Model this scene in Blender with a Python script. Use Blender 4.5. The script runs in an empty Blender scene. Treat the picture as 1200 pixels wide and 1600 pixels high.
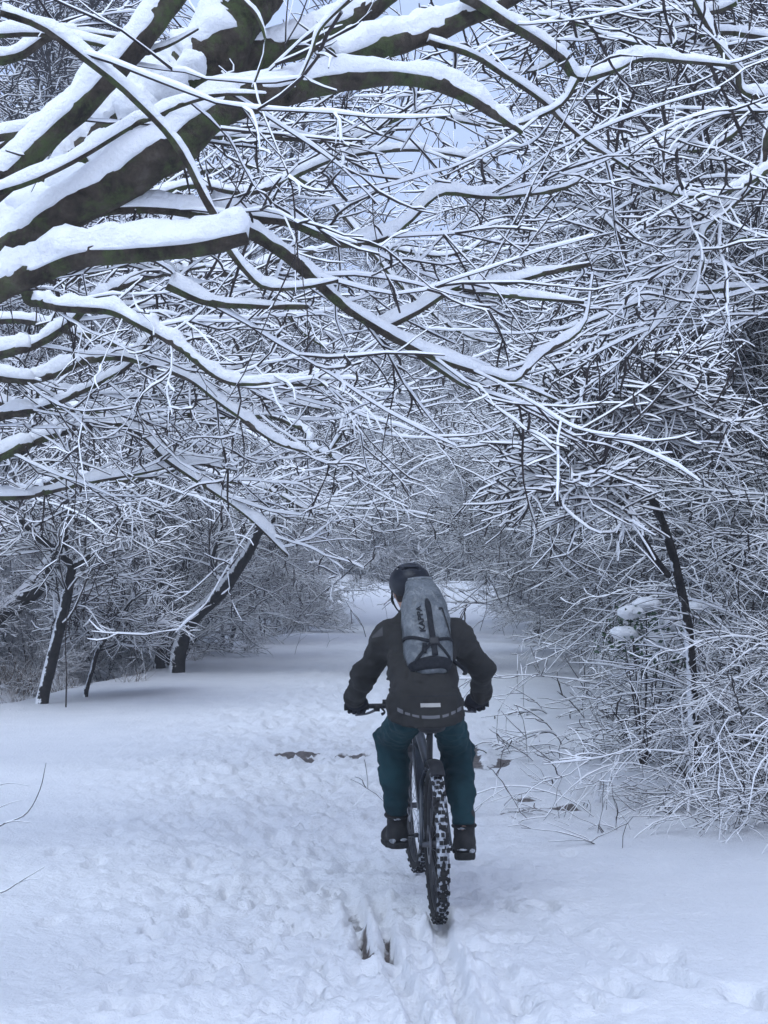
import bpy, math
import numpy as np
from mathutils import Matrix, Vector
from mathutils.bvhtree import BVHTree

scene = bpy.context.scene
COL = scene.collection
R_ = math.radians

# ------------------------------------------------------------------ camera
F = 2300.0                                   # focal length in pixels of the 1200 x 1600 photograph
CAM = np.array([0.0, 0.0, 1.6]); PITCH = math.atan(105 / F)
cd = bpy.data.cameras.new('camera'); cam = bpy.data.objects.new('camera', cd); COL.objects.link(cam)
cd.sensor_fit = 'VERTICAL'; cd.sensor_height = 36; cd.lens = 36 * F / 1600
cd.clip_start = 0.05; cd.clip_end = 2000
cam.location = CAM; cam.rotation_euler = (math.pi / 2 + PITCH, 0, 0)
scene.camera = cam

# ------------------------------------------------------------------ sky, sun, exposure (overcast winter day)
SUN_EL, SUN_ROT = R_(54), R_(150)
world = bpy.data.worlds.new('World'); scene.world = world; world.use_nodes = True
wn = world.node_tree.nodes; wl = world.node_tree.links
sky = wn.new('ShaderNodeTexSky'); sky.sky_type = 'NISHITA'; sky.sun_disc = False
sky.sun_elevation = SUN_EL; sky.sun_rotation = SUN_ROT
sky.air_density = 1.0; sky.dust_density = 3.0; sky.ozone_density = 1.0
hs = wn.new('ShaderNodeHueSaturation'); hs.inputs['Saturation'].default_value = 0.62
bg = wn['Background']; bg.inputs['Strength'].default_value = 0.13
cl = wn.new('ShaderNodeMix'); cl.data_type = 'RGBA'; cl.inputs[0].default_value = 0.72       # even cloud cover over the clear-sky gradient
cl.inputs[7].default_value = (3.6, 4.7, 7.6, 1)
wl.new(sky.outputs[0], hs.inputs['Color']); wl.new(hs.outputs[0], cl.inputs[6]); wl.new(cl.outputs[2], bg.inputs['Color'])
sd = bpy.data.lights.new('sun', 'SUN'); sd.energy = 1.5; sd.angle = R_(40); sd.color = (0.76, 0.87, 1.0)
sun = bpy.data.objects.new('sun', sd); COL.objects.link(sun)
sun.rotation_euler = (math.pi / 2 - SUN_EL, 0, SUN_ROT - math.pi)
vs = scene.view_settings
vs.view_transform = 'Standard'; vs.look = 'None'; vs.gamma = 1; vs.use_curve_mapping = False
vs.exposure = 0.62
scene.cycles.max_bounces = 9; scene.cycles.diffuse_bounces = 8; scene.cycles.glossy_bounces = 2
scene.cycles.transmission_bounces = 2; scene.cycles.volume_bounces = 0; scene.cycles.transparent_max_bounces = 4
scene.cycles.use_denoising = True
scene.cycles.adaptive_threshold = 0.025
scene.cycles.volume_step_rate = 4.0

# ------------------------------------------------------------------ helpers
def at(x, y, Y):
    """point at depth Y seen at photograph pixel (x, y)"""
    dx = (x - 600) / F; dy = -(y - 800) / F
    d = np.array([dx, math.cos(PITCH) - dy * math.sin(PITCH), math.sin(PITCH) + dy * math.cos(PITCH)])
    return CAM + d * (Y / d[1])

def on_ground(x, y, z=0.0):
    a = at(x, y, 1.0) - CAM
    t = (z - CAM[2]) / a[2]
    return CAM + a * t

def tag(o, label=None, cat=None, group=None, kind=None):
    for k, v in (('label', label), ('category', cat), ('group', group), ('kind', kind)):
        if v: o[k] = v
    return o

def empty(name, loc=(0, 0, 0), rz=0.0):
    o = bpy.data.objects.new(name, None); COL.objects.link(o)
    o.empty_display_size = 0.2
    o.location = loc; o.rotation_euler = (0, 0, rz)
    return o

def link(name, me, parent=None):
    o = bpy.data.objects.new(name, me); COL.objects.link(o)
    if parent is not None: o.parent = parent
    return o

def np_mesh(name, V, faces, mats, midx=None, smooth=True):
    """faces: (n,4) or (n,3) int array, or a list of such arrays"""
    if not isinstance(faces, list): faces = [faces]
    faces = [f for f in faces if len(f)]
    me = bpy.data.meshes.new(name)
    V = np.asarray(V, dtype=np.float32)
    me.vertices.add(len(V)); me.vertices.foreach_set('co', V.ravel())
    loops = np.concatenate([f.ravel() for f in faces]).astype(np.int32)
    tot = np.concatenate([np.full(len(f), f.shape[1], np.int32) for f in faces])
    start = np.concatenate([[0], np.cumsum(tot)[:-1]]).astype(np.int32)
    me.loops.add(len(loops)); me.loops.foreach_set('vertex_index', loops)
    me.polygons.add(len(tot)); me.polygons.foreach_set('loop_start', start)
    me.polygons.foreach_set('loop_total', tot)
    if midx is not None: me.polygons.foreach_set('material_index', np.asarray(midx, np.int32))
    me.polygons.foreach_set('use_smooth', np.full(len(tot), smooth, bool))
    for m in (mats if isinstance(mats, (list, tuple)) else [mats]): me.materials.append(m)
    me.update(calc_edges=True); me.validate()
    return me

def _h(ix, iy, iz, seed):
    h = (ix.astype(np.int64) * 374761393 + iy.astype(np.int64) * 668265263 + iz.astype(np.int64) * 2147483647 + seed * 974634777) & 0xffffffff
    h = ((h ^ (h >> 13)) * 1274126177) & 0xffffffff
    h = h ^ (h >> 16)
    return (h & 0xffff) / 32767.5 - 1.0

def noise3(x, y, z, seed=0):
    x0 = np.floor(x); y0 = np.floor(y); z0 = np.floor(z)
    fx = x - x0; fy = y - y0; fz = z - z0
    fx = fx * fx * (3 - 2 * fx); fy = fy * fy * (3 - 2 * fy); fz = fz * fz * (3 - 2 * fz)
    x0 = x0.astype(np.int64); y0 = y0.astype(np.int64); z0 = z0.astype(np.int64)
    def L(a, b, t): return a + (b - a) * t
    c = [[[_h(x0 + i, y0 + j, z0 + k, seed) for k in (0, 1)] for j in (0, 1)] for i in (0, 1)]
    a = L(L(c[0][0][0], c[1][0][0], fx), L(c[0][1][0], c[1][1][0], fx), fy)
    b = L(L(c[0][0][1], c[1][0][1], fx), L(c[0][1][1], c[1][1][1], fx), fy)
    return L(a, b, fz)

def noise2(x, y, seed=0):
    x0 = np.floor(x); y0 = np.floor(y)
    fx = x - x0; fy = y - y0
    fx = fx * fx * (3 - 2 * fx); fy = fy * fy * (3 - 2 * fy)
    x0 = x0.astype(np.int64); y0 = y0.astype(np.int64); o = np.zeros_like(x0)
    a = _h(x0, y0, o, seed); b = _h(x0 + 1, y0, o, seed); c = _h(x0, y0 + 1, o, seed); d = _h(x0 + 1, y0 + 1, o, seed)
    return (a + (b - a) * fx) * (1 - fy) + (c + (d - c) * fx) * fy

def fbm2(x, y, oct=4, seed=0):
    s = 0; a = 1.0; t = 0
    for i in range(oct):
        s = s + a * noise2(x * 2 ** i + 17.3 * i, y * 2 ** i - 9.1 * i, seed + i); t += a; a *= 0.5
    return s / t

def sstep(a, b, x):
    t = np.clip((x - a) / (b - a), 0, 1); return t * t * (3 - 2 * t)

def spline(pts, n):
    """Catmull-Rom resample of (m, c) rows to n rows"""
    p = np.asarray(pts, float)
    q = np.vstack([2 * p[0] - p[1], p, 2 * p[-1] - p[-2]])
    t = np.linspace(0, len(p) - 1, n); i = np.minimum(t.astype(int), len(p) - 2); f = (t - i)[:, None]
    a, b, c, d = q[i], q[i + 1], q[i + 2], q[i + 3]
    return 0.5 * (2 * b + (c - a) * f + (2 * a - 5 * b + 4 * c - d) * f * f + (3 * b - a - 3 * c + d) * f ** 3)

# ------------------------------------------------------------------ materials
def mat(name, col, rough=0.7, metal=0.0, spec=0.3):
    m = bpy.data.materials.new(name); m.use_nodes = True
    b = m.node_tree.nodes['Principled BSDF']
    b.inputs['Base Color'].default_value = (*col, 1); b.inputs['Roughness'].default_value = rough
    b.inputs['Metallic'].default_value = metal; b.inputs['Specular IOR Level'].default_value = spec
    return m

def nodes(m): return m.node_tree.nodes, m.node_tree.links, m.node_tree.nodes['Principled BSDF']

def tex(m, scale, detail=4, rough=0.55, coord='Object', dist=0.0, stretch=None):
    n, l, b = nodes(m)
    tc = n.new('ShaderNodeTexCoord'); t = n.new('ShaderNodeTexNoise')
    t.inputs['Scale'].default_value = scale; t.inputs['Detail'].default_value = detail
    t.inputs['Roughness'].default_value = rough; t.inputs['Distortion'].default_value = dist
    if stretch:
        mp = n.new('ShaderNodeMapping'); mp.inputs['Scale'].default_value = stretch
        l.new(tc.outputs[coord], mp.inputs[0]); l.new(mp.outputs[0], t.inputs['Vector'])
    else: l.new(tc.outputs[coord], t.inputs['Vector'])
    return t

def ramp(m, src, stops):
    n, l, b = nodes(m)
    r = n.new('ShaderNodeValToRGB'); e = r.color_ramp.elements
    while len(e) < len(stops): e.new(0.5)
    for k, (p, c) in enumerate(stops):
        e[k].position = p; e[k].color = (*c, 1) if not np.isscalar(c) else (c, c, c, 1)
    l.new(src, r.inputs[0]); return r

def bump(m, src, strength, distance, normal=None):
    n, l, b = nodes(m)
    k = n.new('ShaderNodeBump'); k.inputs['Strength'].default_value = strength; k.inputs['Distance'].default_value = distance
    l.new(src, k.inputs['Height'])
    if normal: l.new(normal, k.inputs['Normal'])
    l.new(k.outputs[0], b.inputs['Normal']); return k

def varied(name, c0, c1, scale, rough=0.8, bscale=None, bdist=0.002, spec=0.25, stretch=None, metal=0.0):
    m = mat(name, c0, rough, metal, spec); n, l, b = nodes(m)
    t = tex(m, scale, stretch=stretch); r = ramp(m, t.outputs['Fac'], [(0.35, c0), (0.65, c1)])
    l.new(r.outputs[0], b.inputs['Base Color'])
    if bscale:
        t2 = tex(m, bscale, stretch=stretch); bump(m, t2.outputs['Fac'], 0.6, bdist)
    return m

SNOW = mat('snow', (0.91, 0.915, 0.925), 0.75, 0, 0.25)
_t = tex(SNOW, 22, 6, 0.62); _t2 = tex(SNOW, 130, 3, 0.6); _k = bump(SNOW, _t2.outputs['Fac'], 0.4, 0.006); bump(SNOW, _t.outputs['Fac'], 0.75, 0.03, _k.outputs[0])
SLUSH = varied('slush', (0.16, 0.17, 0.19), (0.52, 0.54, 0.57), 40, 0.7, 120, 0.004)
TWIGSNOW = mat('twig_snow', (0.91, 0.915, 0.925), 0.8, 0, 0.2)
TWIG = varied('twig_bark', (0.030, 0.024, 0.024), (0.060, 0.048, 0.045), 9, 0.85)
BARK = mat('bark', (0.05, 0.04, 0.035), 0.9, 0, 0.2)
def _bark():
    n, l, b = nodes(BARK)
    t = tex(BARK, 14, 6, 0.65, dist=0.4); r = ramp(BARK, t.outputs['Fac'], [(0.3, (0.022, 0.019, 0.016)), (0.55, (0.08, 0.064, 0.05)), (0.8, (0.16, 0.14, 0.115))])
    mo = tex(BARK, 9, 6, 0.75); mr = ramp(BARK, mo.outputs['Fac'], [(0.48, 0.0), (0.62, 1.0)])
    mx = n.new('ShaderNodeMix'); mx.data_type = 'RGBA'
    l.new(mr.outputs[0], mx.inputs[0]); l.new(r.outputs[0], mx.inputs[6]); mx.inputs[7].default_value = (0.085, 0.105, 0.045, 1)
    l.new(mx.outputs[2], b.inputs['Base Color'])
    t2 = tex(BARK, 40, 6, 0.7); bump(BARK, t2.outputs['Fac'], 0.9, 0.02)
_bark()

def snowy_bark():
    """trunk bark with snow plastered on the side it was blown against"""
    m = mat('trunk_bark', (0.04, 0.033, 0.03), 0.9, 0, 0.2); n, l, b = nodes(m)
    t = tex(m, 12, 6, 0.65); r = ramp(m, t.outputs['Fac'], [(0.3, (0.010, 0.009, 0.009)), (0.7, (0.042, 0.036, 0.033))])
    g = n.new('ShaderNodeNewGeometry'); d = n.new('ShaderNodeVectorMath'); d.operation = 'DOT_PRODUCT'
    l.new(g.outputs['Normal'], d.inputs[0]); d.inputs[1].default_value = (-0.66, -0.25, 0.70)
    ns = tex(m, 7, 5, 0.7); ad = n.new('ShaderNodeMath'); ad.operation = 'MULTIPLY_ADD'
    l.new(ns.outputs['Fac'], ad.inputs[0]); ad.inputs[1].default_value = 2.1; l.new(d.outputs['Value'], ad.inputs[2])
    sr = ramp(m, ad.outputs[0], [(0.96, 0.0), (1.0, 1.0)])
    sc = n.new('ShaderNodeMath'); sc.operation = 'MULTIPLY'; sc.inputs[1].default_value = 0.62
    l.new(ad.outputs[0], sc.inputs[0]); l.new(sc.outputs[0], sr.inputs[0])
    mx = n.new('ShaderNodeMix'); mx.data_type = 'RGBA'
    l.new(sr.outputs[0], mx.inputs[0]); l.new(r.outputs[0], mx.inputs[6]); mx.inputs[7].default_value = (0.85, 0.86, 0.88, 1)
    l.new(mx.outputs[2], b.inputs['Base Color']); bump(m, t.outputs['Fac'], 0.8, 0.02)
    return m
TRUNK = snowy_bark()

# ------------------------------------------------------------------ ground: one sheet of snow
STAMP_RNG = np.random.default_rng(5)
def base_height(x, y):
    z = 0.05 * fbm2(x * 0.35, y * 0.35, 3, 11) * sstep(3, 9, y)
    z = z + 1.5 * sstep(54, 84, y) - 0.10 * sstep(46, 55, y) * (1 - sstep(55, 62, y))
    le = left_edge(y); re = right_edge(y)
    off = np.maximum(le - x, 0)
    z = z - 0.28 * sstep(0.1, 0.8, off) * (1 - sstep(1.0, 2.2, off)) * sstep(10, 15, y) + 0.5 * sstep(0.9, 5.0, off) * sstep(8, 14, y)
    ofr = np.maximum(x - re, 0)
    z = z + 0.35 * sstep(0.2, 4.0, ofr)
    lump = sstep(0.3, 1.2, np.maximum(off, ofr))
    z = z + lump * 0.16 * fbm2(x * 1.3, y * 1.3, 4, 31)
    return z

def left_edge(y):  return np.interp(y, [0, 8, 19, 26, 39, 52, 62, 75, 90], [-4.4, -4.5, -4.75, -4.05, -3.1, -1.7, -1.6, -1.0, 2.0])
def right_edge(y): return np.interp(y, [0, 9, 13, 27, 50, 62, 75, 90], [2.9, 2.55, 2.3, 3.5, 3.4, 4.4, 5.6, 9.0])

def churn(x, y):
    xc = np.interp(y, [4, 6, 8, 12, 20, 40], [-0.15, -0.15, -0.35, -0.75, -0.5, 0.6])
    w = np.interp(y, [4, 8, 12, 20, 40], [1.15, 1.35, 1.45, 1.7, 1.6])
    return np.exp(-(np.abs(x - xc) / w) ** 3)

def build_ground():
    nfine = 390
    ys = [-250, -100, -40, -15, -5, 0, 2, 3, 3.5]
    y = 3.6
    while y < 34: ys.append(y); y *= 1.005
    while y < 130: ys.append(y); y *= 1.016
    ys += [150, 180, 240, 320, 450]
    ys = np.array(ys, float)
    u = np.linspace(-1, 1, nfine); ext = np.linspace(0, 1, 8)[1:] ** 2
    w = 0.40 * np.maximum(ys, 3.5) + 0.3
    X = np.concatenate([-(w[:, None] + (300 - w[:, None]) * ext[::-1][None]), w[:, None] * u[None], w[:, None] + (300 - w[:, None]) * ext[None]], 1)
    Y = np.repeat(ys[:, None], X.shape[1], 1)
    Z = base_height(X, Y)
    ch = churn(X, Y) * sstep(2, 4, Y)
    near = 1 - sstep(30, 60, Y)
    # trodden, crumbly snow
    cr = fbm2(X * 6.0, Y * 4.5, 4, 3); cr2 = fbm2(X * 15, Y * 12, 3, 4)
    Z += near * ch * np.interp(Y, [5, 9, 18, 30], [1.6, 2.6, 3.4, 3.6]) * (0.018 * cr + 0.013 * cr2 + 0.007 * fbm2(X * 34, Y * 28, 2, 41) + 0.014 * np.abs(fbm2(X * 2.2, Y * 1.6, 3, 8)))
    Z += near * (1 - ch) * (0.007 * fbm2(X * 3, Y * 2.2, 4, 9) + 0.0035 * cr2)
    dirt_shade_map = np.zeros_like(Z)
    fine = slice(7, 7 + nfine)
    Xf, Yf = X[:, fine], Y[:, fine]; Zf = Z[:, fine]; Df = dirt_shade_map[:, fine]
    def window(cx, cy, r):
        a = np.searchsorted(ys, cy - r); b = np.searchsorted(ys, cy + r)
        if b <= a: return None
        ww = 0.40 * max(ys[(a + b) // 2], 3.5) + 0.3
        c0 = int(np.clip(((cx - r * 1.3) / (ww * 1.03) + 1) / 2 * nfine - 6, 0, nfine)); c1 = int(np.clip(((cx + r * 1.3) / (ww * 0.97) + 1) / 2 * nfine + 6, 0, nfine))
        return (slice(a, b), slice(c0, c1)) if c1 > c0 else None
    def stamp(cx, cy, ang, a, b, depth, rim=0.3, dirt_shade=0.0):
        s = window(cx, cy, max(a, b) * 2.2)
        if s is None: return
        dx = Xf[s] - cx; dy = Yf[s] - cy
        p = dx * math.cos(ang) + dy * math.sin(ang); q = -dx * math.sin(ang) + dy * math.cos(ang)
        d = np.sqrt((p / a) ** 2 + (q / b) ** 2) + 0.22 * noise2(Xf[s] * 22, Yf[s] * 22, 77)
        Zf[s] += -depth * (1 - sstep(0.55, 1.05, d)) + rim * depth * np.exp(-((d - 1.3) / 0.28) ** 2)
        if dirt_shade: Df[s] = np.maximum(Df[s], dirt_shade * (1 - sstep(0.35, 0.8, d)))
    def groove(pts, width, depth, rim=0.25, dirt_shade=0.0, seed=1, rough=0.35):
        P = spline(np.array(pts, float), 60)
        lo = P.min(0) - 3 * width; hi = P.max(0) + 3 * width
        a = np.searchsorted(ys, lo[1]); b = np.searchsorted(ys, hi[1])
        s = (slice(a, b), slice(0, nfine))
        x = Xf[s]; y_ = Yf[s]; best = np.full(x.shape, 1e9); tt = np.zeros(x.shape)
        for k in range(len(P) - 1):
            A = P[k]; B = P[k + 1]; d = B - A; L2 = d @ d + 1e-12
            t = np.clip(((x - A[0]) * d[0] + (y_ - A[1]) * d[1]) / L2, 0, 1)
            dd = np.hypot(x - A[0] - t * d[0], y_ - A[1] - t * d[1])
            m = dd < best; best[m] = dd[m]; tt[m] = (k + t[m]) / (len(P) - 1)
        e = best / width + rough * fbm2(x * 9, y_ * 9, 3, seed)
        fade = sstep(0, 0.12, tt) * (1 - sstep(0.88, 1, tt))
        Zf[s] += fade * (-depth * (1 - sstep(0.5, 1.05, e)) + rim * depth * np.exp(-((e - 1.35) / 0.35) ** 2))
        if dirt_shade: Df[s] = np.maximum(Df[s], fade * dirt_shade * (1 - sstep(0.35, 0.75, e)))
    G = lambda x, y: on_ground(x, y)[:2]
    rng = STAMP_RNG
    # the trail of feet along the middle of the path
    for i in range(1100):
        cy = 4.2 * (40 / 4.2) ** rng.random(); xc = np.interp(cy, [4, 6, 8, 12, 20, 40], [-0.15, -0.15, -0.35, -0.75, -0.5, 0.6]); ww = np.interp(cy, [4, 8, 12, 20, 40], [0.8, 0.9, 1.0, 1.2, 1.2])
        cx = xc + rng.normal() * ww * 0.6
        stamp(cx, cy, math.pi / 2 + rng.normal() * 0.5, rng.uniform(0.05, 0.13), rng.uniform(0.035, 0.06), (rng.uniform(0.02, 0.05) if rng.random() < 0.35 else rng.uniform(0.006, 0.018)), rng.uniform(0.1, 0.35))
    # clear single prints
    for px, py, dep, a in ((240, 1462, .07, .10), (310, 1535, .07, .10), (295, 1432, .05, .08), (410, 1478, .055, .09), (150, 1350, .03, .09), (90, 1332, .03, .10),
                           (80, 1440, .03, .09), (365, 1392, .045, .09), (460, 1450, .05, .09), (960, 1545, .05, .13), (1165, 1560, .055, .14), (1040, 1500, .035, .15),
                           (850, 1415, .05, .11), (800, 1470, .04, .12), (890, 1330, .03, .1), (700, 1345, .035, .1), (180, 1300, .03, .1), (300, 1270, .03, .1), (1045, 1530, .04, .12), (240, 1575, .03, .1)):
        g = G(px, py); stamp(g[0], g[1], math.pi / 2 + rng.normal() * 0.4, a * 1.25, a * 0.62, dep * 1.3, 0.12, 0.35 if dep > .05 else 0)  # deeper prints tinted: inner shade put into the colour, along with wet packed snow
    # wheel ruts leading to the bicycle and older ones beside them
    groove([G(684, 1422), G(694, 1480), G(715, 1545), G(745, 1640)], 0.05, 0.05, 0.55, 0.1, 5, 0.3)
    groove([G(590, 1385), G(598, 1440), G(612, 1500), G(640, 1560), G(665, 1640)], 0.05, 0.05, 0.45, 0, 6, 0.6)
    groove([G(548, 1400), G(558, 1450), G(572, 1492)], 0.05, 0.055, 0.45, 0.35, 7, 0.7)
    groove([G(566, 1448), G(572, 1480), G(578, 1500)], 0.05, 0.035, 0.4, 0.75, 17, 0.7)
    groove([G(602, 1450), G(607, 1475), G(609, 1495)], 0.025, 0.03, 0.3, 0.6, 18, 0.6)
    groove([G(770, 1490), G(800, 1545), G(830, 1600), G(850, 1660)], 0.07, 0.03, 0.5, 0, 8, 0.6)
    groove([G(880, 1430), G(930, 1480), G(1010, 1520), G(1100, 1545)], 0.08, 0.022, 0.5, 0, 9, 0.6)
    groove([G(520, 1365), G(600, 1352), G(660, 1360), G(740, 1375), G(800, 1372)], 0.16, 0.03, 0.5, 0.12, 10, 0.7)
    # melted muddy hollows
    groove([G(432, 1178), G(470, 1183), G(520, 1184), G(592, 1184)], 0.17, 0.022, 0.1, 0.85, 12, 0.3)
    groove([G(436, 1176), G(455, 1178), G(478, 1182)], 0.30, 0.015, 0.3, 0.7, 13, 0.9)
    groove([G(735, 1160), G(738, 1185), G(742, 1203)], 0.10, 0.015, 0.1, 0.9, 14, 0.5)
    groove([G(735, 1205), G(770, 1200), G(788, 1188), G(782, 1166), G(752, 1148)], 0.12, 0.022, 0.6, 0.35, 15, 0.8)
    groove([G(768, 1202), G(782, 1196), G(787, 1184)], 0.10, 0.015, 0.2, 0.85, 25, 0.5)
    groove([G(772, 1270), G(800, 1268), G(850, 1262), G(905, 1268)], 0.11, 0.022, 0.15, 0.85, 16, 0.35)
    groove([G(805, 1247), G(822, 1248), G(840, 1252)], 0.15, 0.02, 0.1, 0.65, 19, 0.4)
    groove([G(880, 1262), G(895, 1260), G(905, 1268)], 0.14, 0.02, 0.1, 0.75, 20, 0.4)
    groove([G(905, 1268), G(925, 1240), G(945, 1218)], 0.07, 0.03, 0.3, 0.0, 21, 0.4)
    nr, nc = X.shape
    V = np.stack([X, Y, Z], -1).reshape(-1, 3)
    idx = np.arange(nr * nc).reshape(nr, nc)
    Fq = np.stack([idx[:-1, :-1], idx[:-1, 1:], idx[1:, 1:], idx[1:, :-1]], -1).reshape(-1, 4)
    m = mat('ground_snow', (0.91, 0.915, 0.925), 0.75, 0, 0.25); n, l, b = nodes(m)
    a = n.new('ShaderNodeAttribute'); a.attribute_name = 'mud_shade'
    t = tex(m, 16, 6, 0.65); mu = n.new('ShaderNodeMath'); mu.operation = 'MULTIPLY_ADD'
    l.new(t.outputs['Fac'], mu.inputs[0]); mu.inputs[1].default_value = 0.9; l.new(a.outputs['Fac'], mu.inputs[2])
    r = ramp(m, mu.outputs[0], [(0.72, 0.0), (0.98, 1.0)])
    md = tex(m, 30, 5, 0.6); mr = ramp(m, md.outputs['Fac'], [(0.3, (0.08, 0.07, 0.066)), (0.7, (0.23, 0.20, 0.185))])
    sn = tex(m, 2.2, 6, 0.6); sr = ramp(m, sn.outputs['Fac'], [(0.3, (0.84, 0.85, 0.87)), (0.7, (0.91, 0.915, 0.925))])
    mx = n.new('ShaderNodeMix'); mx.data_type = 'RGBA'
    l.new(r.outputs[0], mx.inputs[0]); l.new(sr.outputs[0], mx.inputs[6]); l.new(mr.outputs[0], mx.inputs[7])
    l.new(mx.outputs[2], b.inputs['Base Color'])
    b1 = tex(m, 28, 6, 0.7)
    b2 = tex(m, 120, 4, 0.7); k2 = bump(m, b2.outputs['Fac'], 0.35, 0.006)
    bump(m, b1.outputs['Fac'], 0.8, 0.035, k2.outputs[0])
    me = np_mesh('snow_ground', V, Fq, m)
    at_ = me.attributes.new('mud_shade', 'FLOAT', 'POINT'); at_.data.foreach_set('value', dirt_shade_map.ravel().astype(np.float32))
    o = link('snow_ground', me); tag(o, 'trodden snow covering the path and the woodland floor', 'ground', None, 'structure')
build_ground()

def gz(x, y): return float(base_height(np.array([float(x)]), np.array([float(y)]))[0])

# ------------------------------------------------------------------ branches: growing and skinning in batches
def nrm(v): return v / np.maximum(np.linalg.norm(v, axis=-1, keepdims=True), 1e-9)

def grow(rng, S, D, L, n, wig, grav, bias=None, curl=0.58):
    P = np.empty((len(S), n + 1, 3)); P[:, 0] = S; d = nrm(D); p = S.copy()
    c = rng.normal(size=d.shape) * (curl / n)
    for i in range(n):
        if i == n // 2: c = -0.6 * c + rng.normal(size=d.shape) * (0.6 * curl / n)
        d = d + c + rng.normal(size=d.shape) * wig * 0.8
        d[:, 2] += grav
        if bias is not None: d = d + bias
        d = nrm(d); p = p + d * (L / n)[:, None]; P[:, i + 1] = p
    return P

def taper(r0, r1, n, pw=1.0):
    t = np.linspace(0, 1, n + 1)[None] ** pw
    return r0[:, None] * (1 - t) + r1[:, None] * t if not np.isscalar(r1) else r0[:, None] * (1 - t) + r1 * t

def kids(rng, P, Rr, m, t0, t1, a0, a1, flat, up=0.0):
    B, n, _ = P.shape
    i = np.repeat(np.arange(B), m); t = rng.uniform(t0, t1, len(i)); f = t * (n - 1); k = np.minimum(f.astype(int), n - 2); f = (f - k)[:, None]
    pos = P[i, k] * (1 - f) + P[i, k + 1] * f; tan = nrm(P[i, k + 1] - P[i, k]); rad = Rr[i, k]
    v = rng.normal(size=pos.shape); v[:, 2] = v[:, 2] * flat + up
    perp = nrm(v - (v * tan).sum(1, keepdims=True) * tan)
    th = np.radians(rng.uniform(a0, a1, len(i)))[:, None]
    return pos, np.cos(th) * tan + np.sin(th) * perp, rad, t

class Skin:
    """collects branch tubes whose upper faces are lying snow"""
    def __init__(s): s.V = []; s.F = []; s.M = []; s.n = 0
    def add(s, P, Rr, k, snow, rng, cap=False):
        B, n, _ = P.shape
        T = np.empty_like(P); T[:, 1:-1] = P[:, 2:] - P[:, :-2]; T[:, 0] = P[:, 1] - P[:, 0]; T[:, -1] = P[:, -1] - P[:, -2]; T = nrm(T)
        Zv = np.array([0, 0, 1.0]); C = np.cross(T, Zv); h = np.linalg.norm(C, axis=-1)
        S = nrm(C + np.array([0.02, 0.013, 0])); N = np.cross(S, T)
        th = snow * np.clip((h - 0.3) / 0.6, 0, 1) * np.clip(0.85 + 0.25 * rng.normal(size=h.shape), 0.2, 1.5)
        th[:, -1] *= 0.6
        Re = Rr[..., None]; te = th[..., None]; up = Zv * te
        if k == 4:
            ring = [P - N * Re, P + S * (Re + 0.42 * te) + up * 0.30, P + N * Re * 0.8 + up, P - S * (Re + 0.42 * te) + up * 0.30]
            sf = [0, 1, 1, 0]
        elif k == 6:
            ring = [P - N * Re, P + S * Re, P + S * (Re * 1.0 + 0.38 * te) + up * 0.42 + N * Re * .2, P + N * Re * 0.8 + up, P - S * (Re * 1.0 + 0.38 * te) + up * 0.42 + N * Re * .2, P - S * Re]
            sf = [0, 1, 1, 1, 1, 0]
        else:
            ring = [P - N * Re, P - N * Re * .5 + S * Re * .87, P + N * Re * .3 + S * Re, P + S * (Re * 1.0 + 0.30 * te) + up * 0.40 + N * Re * .45, P + S * (Re * .5 + 0.15 * te) + up * 0.9 + N * Re * .85,
                    P + N * Re * 0.95 + up, P - S * (Re * .5 + 0.15 * te) + up * 0.9 + N * Re * .85, P - S * (Re * 1.0 + 0.30 * te) + up * 0.40 + N * Re * .45, P + N * Re * .3 - S * Re, P - N * Re * .5 - S * Re * .87]
            k = 10; sf = [0, 0, 1, 1, 1, 1, 1, 1, 0, 0]
        V = np.stack(ring, 2)                     # B, n, k, 3
        idx = s.n + np.arange(B * n * k).reshape(B, n, k)
        a = idx[:, :-1]; b = idx[:, 1:]
        Fq = np.stack([a, np.roll(a, -1, 2), np.roll(b, -1, 2), b], -1)       # B, n-1, k, 4
        on = ((th[:, :-1] + th[:, 1:]) * 0.5 > 0.35 * np.minimum(Rr[:, :-1], 0.012))
        M = on[..., None] & np.array(sf, bool)[None, None]
        s.V.append(V.reshape(-1, 3)); s.F.append(Fq.reshape(-1, 4)); s.M.append(M.reshape(-1).astype(np.int32)); s.n += B * n * k
    def mesh(s, name, mats=None):
        return np_mesh(name, np.concatenate(s.V), np.concatenate(s.F), mats or [TWIG, TWIGSNOW], np.concatenate(s.M))

def twigs_on(sk, rng, P, Rr, spec, snow):
    """spec: list of levels (m, t0, t1, a0, a1, flat, up, len0, len1, n, k, wig, grav, r0, r1)"""
    for (m, t0, t1, a0, a1, flat, up, l0, l1, n, k, wig, grav, r0, r1) in spec:
        pos, D, rad, t = kids(rng, P, Rr, m, t0, t1, a0, a1, flat, up)
        L = rng.uniform(l0, l1, len(pos)) * (1.15 - 0.5 * t)
        P = grow(rng, pos, D, L, n, wig, grav)
        Rr = taper(np.minimum(rad * 0.75, rng.uniform(r0 * 0.7, r0 * 1.2, len(pos))), r1, n)
        sk.add(P, Rr, k, snow, rng)

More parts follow.
